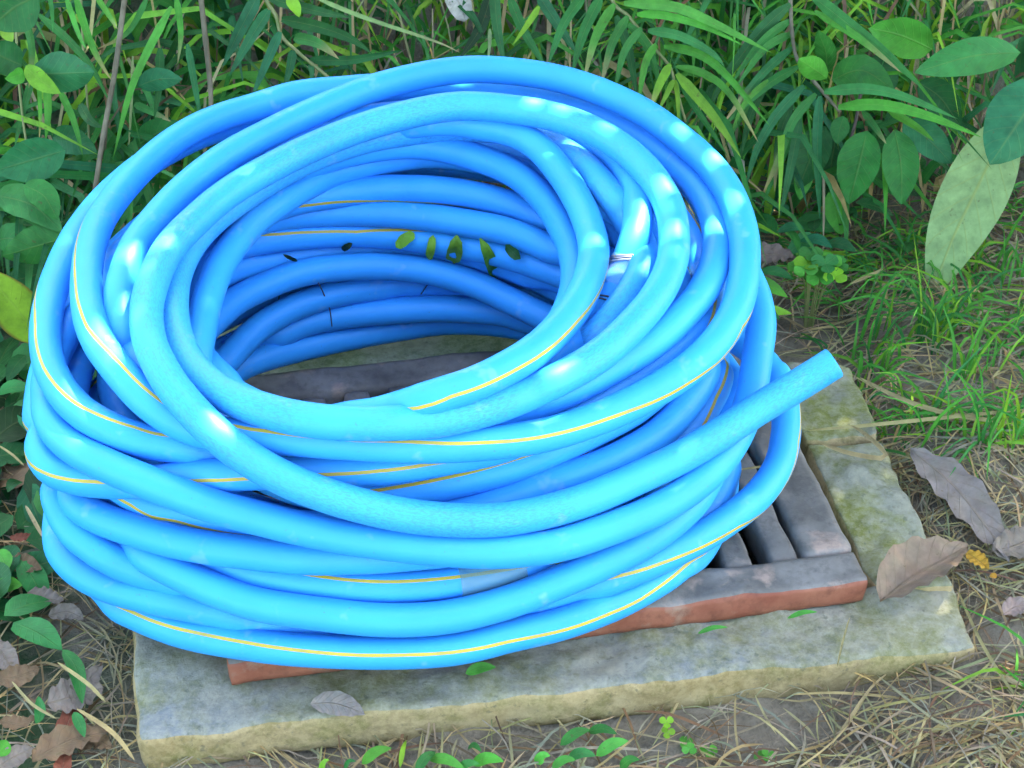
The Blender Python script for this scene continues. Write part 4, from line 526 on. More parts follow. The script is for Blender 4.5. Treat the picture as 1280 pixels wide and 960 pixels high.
plant('bamboo_shoot', 'arching shoot with rows of long narrow leaves, drooping over the back of the coil', 'plant',
      [(750, -60), (765, 0), (785, 20), (805, 45), (822, 65), (838, 85), (845, 110), (857, 152)], 5, M['stem'], (.80, .63), [
    (Bl, 'mid', 16, .68, .62, [(730, -5), (705, 30), (684, 84)]), (Bl, 'mid', 17, .68, .62, [(752, -5), (730, 40), (714, 96)]), (Bl, 'fresh', 15, .68, .62, [(768, 5), (745, 45), (730, 100)]),
    (Bl, 'mid', 14, .67, .62, [(785, 20), (765, 55), (751, 108)]), (Bl, 'mid', 13, .66, .62, [(802, 35), (780, 65), (768, 115)]), (Bl, 'fresh', 12, .65, .61, [(820, 55), (806, 80), (798, 130)]),
    (Bl, 'yellow', 14, .64, .61, [(838, 80), (825, 105), (812, 138)]), (Bl, 'yellow', 9, .64, .61, [(842, 100), (835, 115), (822, 140)]), (Bl, 'yellow', 8, .64, .6, [(844, 100), (847, 125), (848, 158)]),
    (Bl, 'blue', 18, .72, .66, [(672, -8), (700, 35), (722, 68)]), (Bl, 'mid', 16, .74, .66, [(636, -5), (655, 40), (686, 90)]), (Bl, 'yellow', 10, .70, .66, [(674, 8), (658, 32), (640, 57)]),
    (Bl, 'deep', 15, .72, .66, [(770, 20), (785, 60), (797, 125)]), (Bl, 'mid', 14, .70, .66, [(785, 30), (810, 60), (826, 115)]),
    (Bl, 'fresh', 17, .67, .58, [(780, 4), (840, 8), (890, 28), (966, 67)]), (Bl, 'fresh', 13, .66, .59, [(796, 18), (830, 19), (880, 33), (930, 57)]), (Bl, 'mid', 15, .65, .57, [(810, 38), (850, 45), (890, 66), (906, 84)]),
    (Bl, 'fresh', 14, .65, .57, [(830, 58), (868, 65), (905, 90), (963, 158)]), (Bl, 'fresh', 12, .64, .57, [(845, 83), (880, 92), (912, 117), (948, 178)]), (Bl, 'yellow', 16, .63, .57, [(846, 92), (870, 120), (895, 150), (927, 198)]),
    (Bl, 'mid', 10, .64, .58, [(848, 98), (866, 130), (890, 165), (910, 196)])])
plant('bamboo_shoot', 'shoot with long narrow leaves fanning both ways from a brown stem, right of the coil', 'plant',
      [(984, -60), (988, 0), (990, 40), (997, 75), (1020, 105), (1050, 140)], 6, M['twig'], (.78, .62), [
    (Bl, 'deep', 19, .74, .66, [(988, 5), (950, 40), (905, 100), (886, 138)]), (Bl, 'mid', 13, .73, .65, [(988, 25), (950, 55), (912, 108)]), (Bl, 'mid', 13, .72, .64, [(988, 42), (955, 62), (918, 112)]),
    (Bl, 'blue', 14, .70, .62, [(990, 60), (960, 85), (930, 120), (903, 156)]), (Bl, 'mid', 15, .69, .61, [(998, 83), (960, 105), (920, 140), (896, 170)]), (Bl, 'blue', 16, .66, .59, [(1005, 107), (970, 145), (945, 190), (931, 238)]),
    (Bl, 'mid', 14, .65, .60, [(1020, 117), (992, 150), (975, 195), (952, 246)]), (Bl, 'blue', 15, .64, .60, [(1000, 148), (990, 200), (975, 272)]), (Bl, 'blue', 15, .63, .59, [(1025, 120), (1022, 180), (1025, 276)]),
    (Bl, 'mid', 17, .62, .56, [(1030, 115), (1080, 111), (1130, 121), (1198, 149)]), (Bl, 'fresh', 18, .61, .54, [(1048, 134), (1100, 131), (1160, 145), (1228, 172)]), (Bl, 'mid', 11, .61, .57, [(1078, 138), (1096, 162), (1108, 180)]),
    (Bl, 'fresh', 12, .61, .56, [(1110, 138), (1145, 158), (1168, 177)]), (Bl, 'mid', 20, .70, .60, [(1015, -5), (1060, 30), (1110, 70), (1157, 114)]), (Bl, 'fresh', 13, .70, .60, [(1018, 14), (1070, 45), (1128, 92)]),
    (Bl, 'deep', 14, .68, .62, [(990, 130), (975, 170), (968, 240)]), (Bl, 'mid', 12, .68, .62, [(1005, 128), (985, 180), (950, 262)]), (Bl, 'deep', 14, .72, .64, [(965, 90), (940, 140), (925, 200)]),
    (Bl, 'fresh', 9, .66, .62, [(960, 100), (930, 130), (912, 172)])])
plant('bamboo_shoot', 'leaning shoot with folded dark green leaves behind the upper left of the coil', 'plant',
      [(322, -40), (333, 0), (345, 20), (352, 45), (372, 65), (390, 80), (410, 96)], 6, M['stem'], (.82, .66), [
    (Bl, 'blue', 21, .72, .66, [(322, -5), (296, 45), (278, 84)]), (Bl, 'blue', 18, .71, .65, [(336, 12), (315, 45), (286, 96)]), (Bl, 'blue', 15, .70, .65, [(350, 40), (335, 75), (314, 124)]),
    (Bl, 'blue', 14, .69, .65, [(366, 63), (362, 85), (354, 112)]), (Bl, 'deep', 20, .72, .66, [(352, 24), (400, 34), (440, 49), (466, 68)]), (Bl, 'mid', 18, .70, .65, [(368, 47), (396, 54), (424, 74)]),
    (Bl, 'deep', 15, .70, .64, [(386, 75), (440, 75), (502, 63)]), (Bl, 'deep', 17, .74, .68, [(336, -2), (400, 15), (440, 22)]), (Bl, 'pale', 7, .70, .62, [(390, -5), (450, 20), (545, 52), (575, 66)]),
    (Bl, 'blue', 9, .69, .65, [(388, 80), (390, 90), (389, 104)]), (Br, 'yellow', 16, .72, .70, [(360, -4), (368, 8), (374, 22)])])
plant('broadleaf_shrub', 'shrub with broad glossy oval leaves at the right, above the clover', 'shrub',
      [(1100, 60), (1078, 110), (1070, 150), (1060, 200), (1062, 300)], 5, M['bark'], (.74, .68), [
    (Br, 'fresh', 50, .72, .70, [(1166, 62), (1125, 44), (1085, 35)]), (Br, 'mid', 47, .66, .62, [(1276, 66), (1215, 70), (1143, 91)]), (Br, 'blue', 84, .56, .52, [(1312, 100), (1275, 150), (1237, 206)]),
    (Br, 'mid', 38, .68, .64, [(1040, 100), (1078, 88), (1118, 114)]), (Br, 'fresh', 30, .66, .64, [(1034, 98), (1014, 84), (998, 74)]), (Br, 'mid', 26, .70, .67, [(1034, 92), (1032, 65), (1022, 38)]),
    (Br, 'mid', 54, .64, .61, [(1084, 163), (1074, 205), (1061, 255)]), (Br, 'mid', 46, .63, .60, [(1118, 162), (1126, 205), (1127, 256)]), (Br, 'blue', 40, .64, .61, [(1128, 154), (1158, 172), (1190, 205)]),
    (Br, 'deep', 42, .70, .67, [(1148, 103), (1175, 122), (1200, 158)]), (Br, 'deep', 44, .69, .66, [(1032, 158), (1016, 190), (998, 236)]), (Br, 'fresh', 30, .66, .64, [(1036, 240), (1046, 262), (1052, 294)]),
    (Br, 'deep', 40, .72, .70, [(1090, 70), (1105, 95), (1112, 120)]), (Br, 'mid', 24, .67, .65, [(1055, 145), (1050, 160), (1046, 180)]), (Br, 'deep', 44, .70, .68, [(1098, 165), (1100, 200), (1112, 240)]),
    (Br, 'deep', 40, .72, .70, [(1045, 170), (1040, 200), (1036, 232)]), (Br, 'fresh', 24, .68, .66, [(1012, 200), (1004, 225), (1000, 250)])])
plant('broadleaf_shrub', 'low plant with large oval leaves at the left edge behind the coil', 'shrub',
      [(20, 20), (22, 80), (30, 160), (45, 240), (60, 330)], 4, M['stem'], (.66, .50), [
    (Br, 'blue', 52, .58, .55, [(38, 92), (75, 92), (118, 90)]), (Br, 'yellow', 24, .575, .55, [(32, 82), (50, 100), (76, 117)]), (Br, 'blue', 30, .62, .60, [(172, 108), (198, 99), (228, 99)]), (Br, 'mid', 36, .64, .62, [(172, 182), (198, 166), (236, 158)]),
    (Br, 'blue', 54, .52, .50, [(82, 188), (40, 200), (-8, 214)]), (Br, 'blue', 36, .60, .57, [(66, 172), (92, 176), (122, 190)]), (Br, 'mid', 42, .50, .47, [(-6, 244), (40, 256), (78, 290)]),
    (Br, 'mid', 50, .47, .45, [(86, 296), (45, 308), (2, 320)]), (Br, 'deep', 62, .60, .58, [(48, -5), (20, 8), (-12, 34)]), (Br, 'deep', 44, .60, .58, [(28, 82), (5, 72), (-20, 58)]),
    (Br, 'fresh', 20, .57, .55, [(30, 90), (20, 95), (6, 98)]), (Br, 'mid', 34, .49, .47, [(30, 232), (55, 245), (72, 275)]), (Br, 'deep', 44, .50, .48, [(70, 330), (40, 345), (6, 352)]),
    (Br, 'deep', 40, .56, .54, [(10, 276), (40, 282), (72, 280)]), (Br, 'yellow', 18, .60, .58, [(4, 30), (10, 42), (16, 52)]), (Br, 'mid', 40, .5, .48, [(-5, 300), (20, 300), (40, 330)])])
plant('grass_clump', 'clump of long upright grass blades at the upper left corner', 'grass', [(100, -30), (104, 60), (110, 140), (112, 210)], 4, M['stem'], (.74, .62), [
    (Bl, 'fresh', 13, .66, .58, [(214, 8), (180, 72), (160, 122), (141, 200)]), (Bl, 'mid', 13, .68, .60, [(48, 18), (85, 50), (115, 85), (138, 130)]), (Bl, 'fresh', 9, .68, .62, [(82, -5), (97, 40), (108, 62)]),
    (Bl, 'fresh', 12, .68, .60, [(94, -5), (115, 58), (140, 102)]), (Bl, 'mid', 7, .66, .62, [(62, -5), (65, 18), (66, 42)]), (Bl, 'fresh', 7, .60, .57, [(48, 100), (50, 140), (49, 176)]), (Bl, 'fresh', 12, .60, .57, [(58, 108), (60, 140), (57, 178)]),
    (Bl, 'mid', 11, .61, .57, [(40, 98), (27, 145), (18, 186)]), (Bl, 'fresh', 11, .60, .56, [(74, 112), (92, 150), (104, 196)]), (Bl, 'fresh', 9, .68, .63, [(120, -5), (138, 22), (147, 37)]), (Bl, 'pale', 5, .64, .60, [(166, 70), (164, 130), (160, 198)]),
    (Bl, 'blue', 11, .66, .62, [(234, 55), (244, 110), (252, 158)]), (Bl, 'mid', 15, .58, .54, [(124, 244), (98, 264), (66, 294)]), (Bl, 'mid', 13, .60, .56, [(128, 190), (100, 198), (72, 204)]), (Bl, 'mid', 9, .70, .66, [(185, -5), (160, 40), (120, 62)]),
    (Bl, 'deep', 14, .68, .62, [(200, 60), (198, 110), (192, 150)]), (Bl, 'mid', 12, .68, .62, [(168, 130), (190, 140), (214, 152)]), (Bl, 'fresh', 10, .70, .66, [(220, -5), (226, 40), (222, 80)]), (Bl, 'mid', 12, .66, .60, [(30, 20), (40, 60), (36, 110)]),
    (Bl, 'mid', 14, .62, .58, [(150, 200), (135, 190), (130, 230)]), (Bl, 'deep', 15, .66, .6, [(100, 130), (112, 150), (130, 160)])])
plant('grass_clump', 'dark broad grass blades behind the very top of the coil', 'grass', [(618, -40), (620, 0), (622, 40)], 4, M['stem'], (.76, .70), [
    (Bl, 'deep', 17, .72, .66, [(618, -10), (622, 35), (632, 84)]), (Bl, 'dark', 20, .74, .68, [(614, -8), (600, 36), (574, 74)]), (Bl, 'pale', 6, .71, .68, [(612, 36), (612, 55), (610, 80)]), (Bl, 'deep', 14, .74, .70, [(560, -10), (590, 20), (606, 50)])])
q = pxline([(1266, 140), (1226, 225), (1190, 300), (1163, 372)], .60, .545)
tag(leaf('fallen_leaf', q, pxwidth(q, 82), 'broad', (.27, .43, .17, 1), None, 'leaf_pale', nu=20, fold=.10, ruffle=.015, across=6), 'large pale yellow-green leaf propped upright in the grass at the right', 'leaf')
q = pxline([(52, 428), (20, 385), (-22, 335)], .40, .40)
tag(leaf('fallen_leaf', q, pxwidth(q, 58), 'broad', (.27, .47, .04, 1), None, 'leaf', nu=14, fold=.2, across=12, edgecol=(.22, .14, .03, 1)), 'bright lime-green leaf with browned margin touching the left of the coil', 'leaf')
# stems standing among the grass
for lab, pts, w, mt, Ys in (('brown woody stem rising behind the upper left of the coil', [(158, -20), (145, 80), (130, 165), (116, 255)], 7, M['twig'], (.66, .52)),
                            ('upright purplish stem behind the coil, left of the dark leaves', [(249, -20), (257, 50), (263, 110), (264, 150)], 7, M['twig'], (.70, .64))):
    P = pxline(pts, *Ys); tag(stem('woody_stem', P, pxwidth(P, w) * .5, pxwidth(P, w) * .45, mt, None), lab, 'stem', 'woody stems behind the coil')

# ------------------------------------------------------------------ curled dead leaves
def dead(label, pts, z, w, col, curl=.25, ruffle=.10, nrm=None, lift=0., kind='broad', group=None, name='dead_leaf', twist=0., fold=.3):
    P = [at(x, y, z + lift * k) for k, (x, y) in enumerate(pts)]
    wid = w * px2m(P[len(P) // 2])
    V, F_, UV = leaf_geo(P, wid, kind, nrm=(0, -.25, 1) if nrm is None else nrm, fold=fold, ruffle=ruffle, nu=18, across=6, twist=twist)
    cols = [jit(col, .06) for _ in UV]
    return tag(mesh(name, V, F_, M['dry'], None, True, cols, UV), label, 'leaf', group)
dead('large curled grey-brown dead leaf on the corner where the stone slabs meet', [(1100, 752), (1140, 722), (1180, 700), (1210, 682)], -.012, 70, (.23, .165, .115), nrm=(-.15, -.5, 1), fold=.8, ruffle=.07, lift=.005, twist=.25)
dead('long flat grey-brown dead leaf lying on the grass right of the slabs', [(1138, 562), (1190, 605), (1230, 655), (1262, 700)], -.016, 60, (.21, .18, .155), ruffle=.09, fold=.2)
dead('grey-brown dead leaf half hidden at the right edge above the straw', [(1240, 690), (1275, 680), (1310, 660)], -.016, 44, (.20, .165, .13), ruffle=.1)
dead('small thin grey dead leaf lying on the front slab', [(388, 880), (420, 880), (456, 893)], ZT + .006, 34, (.25, .22, .19), ruffle=.04, fold=.15)
dead('purplish brown dead leaf between the coil and the clover', [(930, 322), (965, 318), (995, 322)], .0, 34, (.16, .12, .10), fold=.2)
dead('pale curled scrap of dead leaf at the right edge by the straw', [(1254, 768), (1272, 758), (1295, 760)], -.02, 26, (.25, .19, .165))
q = pxline([(560, -20), (574, 4), (582, 26)], .74, .72)
tag(leaf('dead_leaf', q, pxwidth(q, 30), 'ragged', (.42, .40, .33, 1), None, 'dry', ruffle=.2, fold=.3), 'torn whitish dead leaf hanging above the top of the coil', 'leaf')
for lab, pts, w, col in (('yellow-orange scrap of leaf beside the curled brown leaf', [(1208, 690), (1222, 700), (1236, 712)], 22, (.42, .24, .03)),
                         ('tiny orange scrap of leaf in the straw right of the slabs', [(1238, 718), (1246, 722)], 9, (.42, .22, .03))):
    dead(lab, pts, -.018, w, col)

# litter to the left of the coil
LIT = [([(60, 950), (85, 905), (95, 860)], 26, 'rust', 'red-brown folded dead leaf in the lower left litter'), ([(75, 985), (80, 950), (84, 928)], 22, 'rust', 'red-brown leaf at the bottom edge, lower left'),
       ([(58, 880), (95, 870), (130, 860)], 52, 'grey', 'wide grey-brown dead leaf under the red-brown one, lower left'), ([(40, 950), (90, 925), (140, 915)], 48, 'brown', 'tan dead leaf near the corner of the front slab'),
       ([(-8, 600), (15, 595), (34, 560)], 60, 'brown', 'pale brown dead leaf at the left edge beside the coil'), ([(-8, 800), (8, 825), (20, 850)], 30, 'grey', 'grey dead leaf at the left edge below the green scrap'),
       ([(-5, 850), (25, 845), (50, 835)], 30, 'brown', 'brown dead leaf at the left edge below the grey one'), ([(10, 700), (30, 705), (52, 712)], 26, 'brown', 'brown dead leaf level with the lowest loops, left edge'), ([(35, 740), (55, 748), (80, 752)], 30, 'grey', 'grey dead leaf just left of the bottom loop'),
       ([(12, 672), (28, 672), (44, 668)], 12, 'rust', 'tiny rust-red leaf scrap beside the dry stalk, left of the coil'), ([(90, 880), (110, 850), (128, 832)], 30, 'grey', 'grey dead leaf between the olive leaf and the slab corner'), ([(-4, 960), (20, 945), (44, 935)], 28, 'grey', 'grey dead leaf in the bottom left corner of the picture'),
       ([(100, 940), (118, 925), (140, 935)], 26, 'brown', 'small brown dead leaf touching the left end of the front slab'), ([(0, 900), (25, 905), (45, 895)], 22, 'brown', 'brown dead leaf left of the red-brown one, near the left edge'), ([(60, 770), (85, 765), (105, 775)], 22, 'grey', 'grey dead leaf below the bottom left of the coil'), ([(-5, 560), (8, 540), (22, 520)], 26, 'brown', 'brown dead leaf at the left edge below the lime-green leaf')]
for i, (pts, w, c, lab) in enumerate(LIT):
    dead(lab, pts, -.042 + .002 * (i % 4), w, GREENS[c], group='dead leaves in the litter', ruffle=.1, fold=.25, nrm=(rnd.uniform(-.3, .3), rnd.uniform(-.5, .1), 1))
LG = [([(78, 812), (95, 835), (103, 880)], 20, 'yellow', 'olive-green leaf standing over the red-brown dead leaf'), ([(92, 890), (100, 905), (106, 922)], 14, 'yellow', 'small olive-green leaf scrap below the taller olive one'),
      ([(-5, 690), (4, 700), (8, 715)], 24, 'fresh', 'bright green leaf tip at the left edge, mid height'), ([(-6, 735), (12, 730), (28, 732)], 20, 'fresh', 'pale green leaf lying at the left edge of the litter'),
      ([(-4, 945), (3, 935), (8, 925)], 22, 'fresh', 'bright green leaf tip at the left edge near the bottom'), ([(45, 905), (50, 890), (48, 870)], 14, 'yellow', 'olive leaf left of the red-brown dead leaf')]
for pts, w, c, lab in LG:
    P = [at(x, y, -.03) for x, y in pts]; tag(leaf('fallen_leaf', P, w * px2m(P[0]), 'broad', jit(GREENS['mid' if c == 'yellow' else c]), None, 'leaf', fold=.3), lab, 'leaf', 'green leaves in the litter')

# ------------------------------------------------------------------ many-bladed growth: one mesh each, nobody could count it
class Many:
    def __init__(s): s.V = []; s.F = []; s.C = []; s.U = []
    def add(s, pts, wid, kind, col, **kw):
        kw.setdefault('nu', 6); kw.setdefault('across', 2)
        V, F_, UV = leaf_geo(pts, wid, kind, **kw); o = len(s.V)
        s.V += V; s.F += [tuple(i + o for i in f) for f in F_]; s.U += UV; s.C += [col] * len(V)
    def done(s, name, m, label):
        return tag(mesh(name, s.V, s.F, M[m], None, True, s.C, s.U), label, None, None, 'stuff')
R3 = random.Random(11)
def pick(*ks): return jit(GREENS[R3.choice(ks)], .22, R3)
# bank of grass behind the coil
g = Many(); st = Many()
for i in range(2100):
    x = R3.uniform(-.66, .95); y = .60 + .75 * R3.random() ** 1.5
    if y < .66 and -.1 < x < .3: continue
    p = np.array([x, y, ground_z(x, y)]); d = (p - CAM); dp = d @ FW; sx = W / 2 + FPX * (d @ RT) / dp
    dense = 1.0 if sx < 430 else (.30 if sx < 640 else (.8 if sx < 1060 else .25))
    if R3.random() > dense or (sx > 880 and y < .70): continue
    L = R3.uniform(.10, .28); a = R3.gauss(-1.57, .9); dr = np.array([math.cos(a), math.sin(a), 0]); h = R3.uniform(.5, 1.1)
    pts = [p, p + dr * L * .22 + GZ * L * .55 * h, p + dr * L * .55 + GZ * L * .72 * h, p + dr * L * R3.uniform(.8, 1.0) + GZ * L * R3.uniform(.25, .7) * h]
    g.add(pts, R3.uniform(.005, .0125), 'blade', pick('mid', 'deep', 'fresh', 'mid', 'blue', 'yellow') if R3.random() < .93 else pick('straw'), twist=R3.uniform(-.7, .7), fold=.3)
for i in range(480):
    x = R3.uniform(-.1, .62); y = R3.uniform(.80, 1.02)
    L = R3.uniform(.10, .24); a = R3.gauss(-1.57, 1.1); dr = np.array([math.cos(a), math.sin(a), 0]); p = np.array([x, y, ground_z(x, y)]); h = R3.uniform(.6, 1.2)
    if x < .22 and R3.random() < .6: continue
    g.add([p, p + dr * L * .2 + GZ * L * .6 * h, p + dr * L * .55 + GZ * L * .8 * h, p + dr * L * .95 + GZ * L * R3.uniform(.3, .7) * h], R3.uniform(.003, .007), 'blade', pick('mid', 'fresh', 'yellow', 'mid', 'fresh'), twist=R3.uniform(-.7, .7), fold=.3)
g.done('bank_grass', 'blade', 'tall green grass growing on the bank behind the coil')
for i in range(3000):
    x = R3.uniform(-.62, .98); y = R3.uniform(.62, 1.35); z = ground_z(x, y)
    d = np.array([x, y, z]) - CAM; dp = d @ FW; sx = W / 2 + FPX * (d @ RT) / dp
    dense = .35 if sx < 430 else (.7 if sx < 640 else (.3 if sx < 1020 else 1.0))
    if R3.random() > dense or (sx > 640 and y < .74): continue
    p = np.array([x, y, z]); L = R3.uniform(.08, .26); a = R3.gauss(-1.57, .7); dr = np.array([math.cos(a), math.sin(a), 0]); u0 = R3.uniform(-.1, .9)
    q0 = p + GZ * L * max(0, u0)
    if sx > 1020 or 430 < sx < 640: dr = dr * .45
    pts = [q0, q0 + dr * L * .35 + GZ * L * R3.uniform(-.15, .3), q0 + dr * L * .6 + GZ * L * R3.uniform(-.4, .1), q0 + dr * L * .75 + GZ * L * R3.uniform(-.9, 0)]
    pts = [np.array([t_[0], t_[1], max(t_[2], ground_z(t_[0], t_[1]) + .003)]) for t_ in pts]
    st.add(pts, R3.uniform(.0018, .0048), 'straw', pick('straw', 'dull', 'straw', 'brown'), twist=R3.uniform(-1, 1))
st.done('bank_straw', 'straw', 'dry straw hanging on the bank behind the coil')
# broad leaves low in the dark behind the left of the coil and in the shrub
bl = Many()
for i in range(640):
    if i < 150: x, y = R3.uniform(-.62, -.10), R3.uniform(.40, .95)
    elif i < 210: x, y = R3.uniform(.30, .62), R3.uniform(.60, .85)
    else: x, y = R3.uniform(-.5, -.2), R3.uniform(-.08, .45)
    if i >= 210 and x > -.29 + .35 * max(0, .08 - y): continue
    if abs(x) < .30 and y < .62: continue
    z = ground_z(x, y) + (R3.uniform(.01, .09) if i < 210 else R3.uniform(.002, .03)); L = R3.uniform(.02, .05) if i < 210 else R3.uniform(.02, .06); a = R3.uniform(0, 6.28)
    dr = np.array([math.cos(a), math.sin(a), R3.uniform(-.5, .3)]); p = np.array([x, y, z])
    bl.add([p, p + dr * L * .5 + GZ * .004, p + dr * L], L * R3.uniform(.45, .65), 'broad', pick('deep', 'mid', 'dark', 'deep', 'blue'), nrm=(R3.uniform(-.5, .5), R3.uniform(-.9, .1), 1), fold=.2, nu=6)
bl.done('undergrowth', 'leaf', 'low dark green leaves behind and left of the coil')
# ground litter: straw mat right of the slabs and along the front
sm = Many()
def ground_straw(x, y, L, a, w, col, arch=.25):
    dr = np.array([math.cos(a), math.sin(a), 0]); s = R3.uniform(-.5, .5); nn_ = np.array([-dr[1], dr[0], 0])
    pts = []
    for k in range(4):
        t_ = k / 3; q = np.array([x, y, 0]) + dr * L * t_ + nn_ * L * s * t_ * t_ * .8
        q[2] = ground_z(q[0], q[1]) + .003 + arch * L * t_ * (1 - t_) * R3.uniform(.2, 1.3) + R3.uniform(0, .006); pts.append(q)
    sm.add(pts, w, 'straw', col, nrm=(R3.uniform(-.6, .6), R3.uniform(-.8, .2), 1), twist=R3.uniform(-.6, .6))
for i in range(8200):
    k = R3.random()
    if k < .62: x, y = R3.uniform(.36, .95), R3.uniform(-.12, .74)
    elif k < .85: x, y = R3.uniform(-.1, .62), R3.uniform(-.16, -.02)
    else: x, y = R3.uniform(-.42, -.16), R3.uniform(-.12, .45)
    if k < .62 and x < .445 - .16 * (y - .1) and y > .08: continue
    if .62 <= k < .85 and R3.random() < .4: continue
    if .62 <= k < .85 and y > -.055 + .16 * (x + .18) - .008: continue
    if k >= .85 and x > -.20 and y > -.09 or (k >= .85 and R3.random() < .3): continue
    ground_straw(x, y, R3.uniform(.025, .10), R3.uniform(0, 6.28), R3.uniform(.0008, .0023), pick('straw', 'dull', 'dull', 'straw', 'brown'))
for i in range(420):       # wisps spilling over the slab edges and lying in the joints
    s = R3.random()
    if s < .3: x, y = at(1090 + R3.gauss(0, 30), 520 + R3.gauss(0, 18), 0)[:2]
    elif s < .55: q = at(R3.uniform(180, 1230), 0, 0); t_ = R3.random(); q = at(175 + t_ * 1050, 950 - t_ * 98 + R3.gauss(0, 5), -.06); x, y = q[:2]
    elif s < .75: t_ = R3.random(); q = at(1125 + 75 * t_ + R3.gauss(0, 8), 590 + 150 * t_, -.03); x, y = q[:2]
    else: t_ = R3.random(); q = at(150 + R3.gauss(0, 8), 780 + 180 * t_, -.05); x, y = q[:2]
    ground_straw(x, y, R3.uniform(.02, .07), R3.uniform(0, 6.28), R3.uniform(.0008, .0018), pick('straw', 'dull', 'dull'), .4)
sm.done('straw_litter', 'straw', 'dry straw and dead grass strewn on the ground right and in front of the slabs')
lw = Many()
for i in range(3800):
    x, y = R3.uniform(.37, .95), R3.uniform(-.05, .74)
    if x < .455 - .16 * (y - .1) and y > .06: continue
    if noise.noise(Vector((x * 7, y * 7, 3))) < -.05 + (.25 if y < .2 else 0): continue
    L = R3.uniform(.025, .085); a = R3.uniform(0, 6.28); dr = np.array([math.cos(a), math.sin(a), 0]); p = np.array([x, y, ground_z(x, y)]); h = R3.uniform(.1, .8)
    lw.add([p, p + dr * L * .3 + GZ * L * .6 * h, p + dr * L * .95 + GZ * L * .7 * h * R3.uniform(.2, 1)], R3.uniform(.0014, .0034), 'blade', pick('fresh', 'mid', 'yellow', 'fresh'), twist=R3.uniform(-.7, .7))
lw.done('lawn_grass', 'blade', 'short green grass growing through the straw right of the coil')
# single tufts that stand out
def tuft(px, py, n, L, label, spread=.8, w=(.0016, .0038), cols=('fresh', 'fresh', 'yellow', 'mid')):
    c = at(px, py, -.03); c[2] = ground_z(c[0], c[1]); e = empty('grass_tuft', tuple(c), label, 'grass tuft', 'grass tufts right of the coil')
    for i in range(n):
        a = R3.uniform(0, 6.28); dr = np.array([math.cos(a), math.sin(a), 0]); l = L * R3.uniform(.45, 1.35); s = spread * R3.uniform(.1, 1.3)
        p = c + np.array([R3.gauss(0, .014), R3.gauss(0, .010), 0])
        leaf('blade', [p, p + dr * l * .25 * s + GZ * l * .5, p + dr * l * .8 * s + GZ * l * R3.uniform(.25, .95)], R3.uniform(*w), 'blade', pick(*cols), e, 'blade', twist=R3.uniform(-.5, .5), nu=7, across=2)
tuft(1165, 420, 34, .085, 'dense bright green grass tuft below the big pale leaf')
tuft(1102, 445, 16, .07, 'small grass tuft just behind the cut end of the hose', .8)
tuft(1098, 410, 9, .13, 'tall thin grass blades left of the dense tuft', .35)
tuft(1215, 470, 14, .09, 'loose grass tuft right of the dense tuft', 1.0)
tuft(1250, 560, 16, .09, 'grass tuft at the right edge above the flat dead leaf', 1.0)
tuft(1190, 545, 12, .08, 'sprawling grass tuft behind the flat dead leaf', 1.1)
tuft(1262, 345, 12, .08, 'grass tuft at the right edge beside the pale leaf', 1.0)
tuft(1150, 520, 10, .07, 'few sprawling blades between the hose end and the flat dead leaf', 1.1)
# straws that can be told apart
for lab, pts, z, w in (('bent golden straw loop lying on the mossy slab', [(1022, 552), (1060, 566), (1108, 572), (1085, 545), (1064, 532)], -.008, 6), ('pale straw lying across the slabs from the right', [(1010, 538), (1080, 532), (1150, 525), (1280, 512)], -.012, 5),
                       ('thick straw lying on the grass right of the bent loop', [(1075, 472), (1130, 500), (1200, 520), (1285, 530)], -.012, 6), ('straw crossing the grate gap under the loop', [(925, 587), (955, 583), (985, 582)], .001, 3),
                       ('thin straw standing on the front slab', [(1046, 835), (1054, 800), (1062, 772)], ZT + .012, 2.5), ('pale straw at the foot of the front slab', [(990, 868), (1050, 866), (1120, 872), (1150, 880)], -.045, 3.5),
                       ('long pale stalk in the lower left litter', [(72, 828), (110, 855), (132, 878)], -.02, 5), ('pale stalk running from the litter to the slab corner', [(96, 886), (140, 915), (168, 950)], -.03, 6),
                       ('long straw running down the right side of the front slab', [(1196, 735), (1225, 800), (1262, 860), (1290, 890)], -.03, 4), ('thin pale stalk at the left edge below the brown leaf', [(-3, 556), (15, 568), (30, 582)], -.02, 3),
                       ('pale stalk left of the red-brown leaf', [(15, 852), (40, 880), (70, 898)], -.025, 4), ('dry stalk by the lower left of the coil', [(32, 632), (42, 650), (54, 672)], -.02, 5),
                       ('white twig by the clover', [(1062, 355), (1085, 345), (1104, 336)], -.02, 4)):
    P = [at(x, y, z) for x, y in pts]
    tag(leaf('straw', P, w * px2m(P[1]), 'straw', jit(GREENS['straw'], .1), None, 'straw', nu=14, across=2, fold=.5), lab, 'straw', 'loose straws')
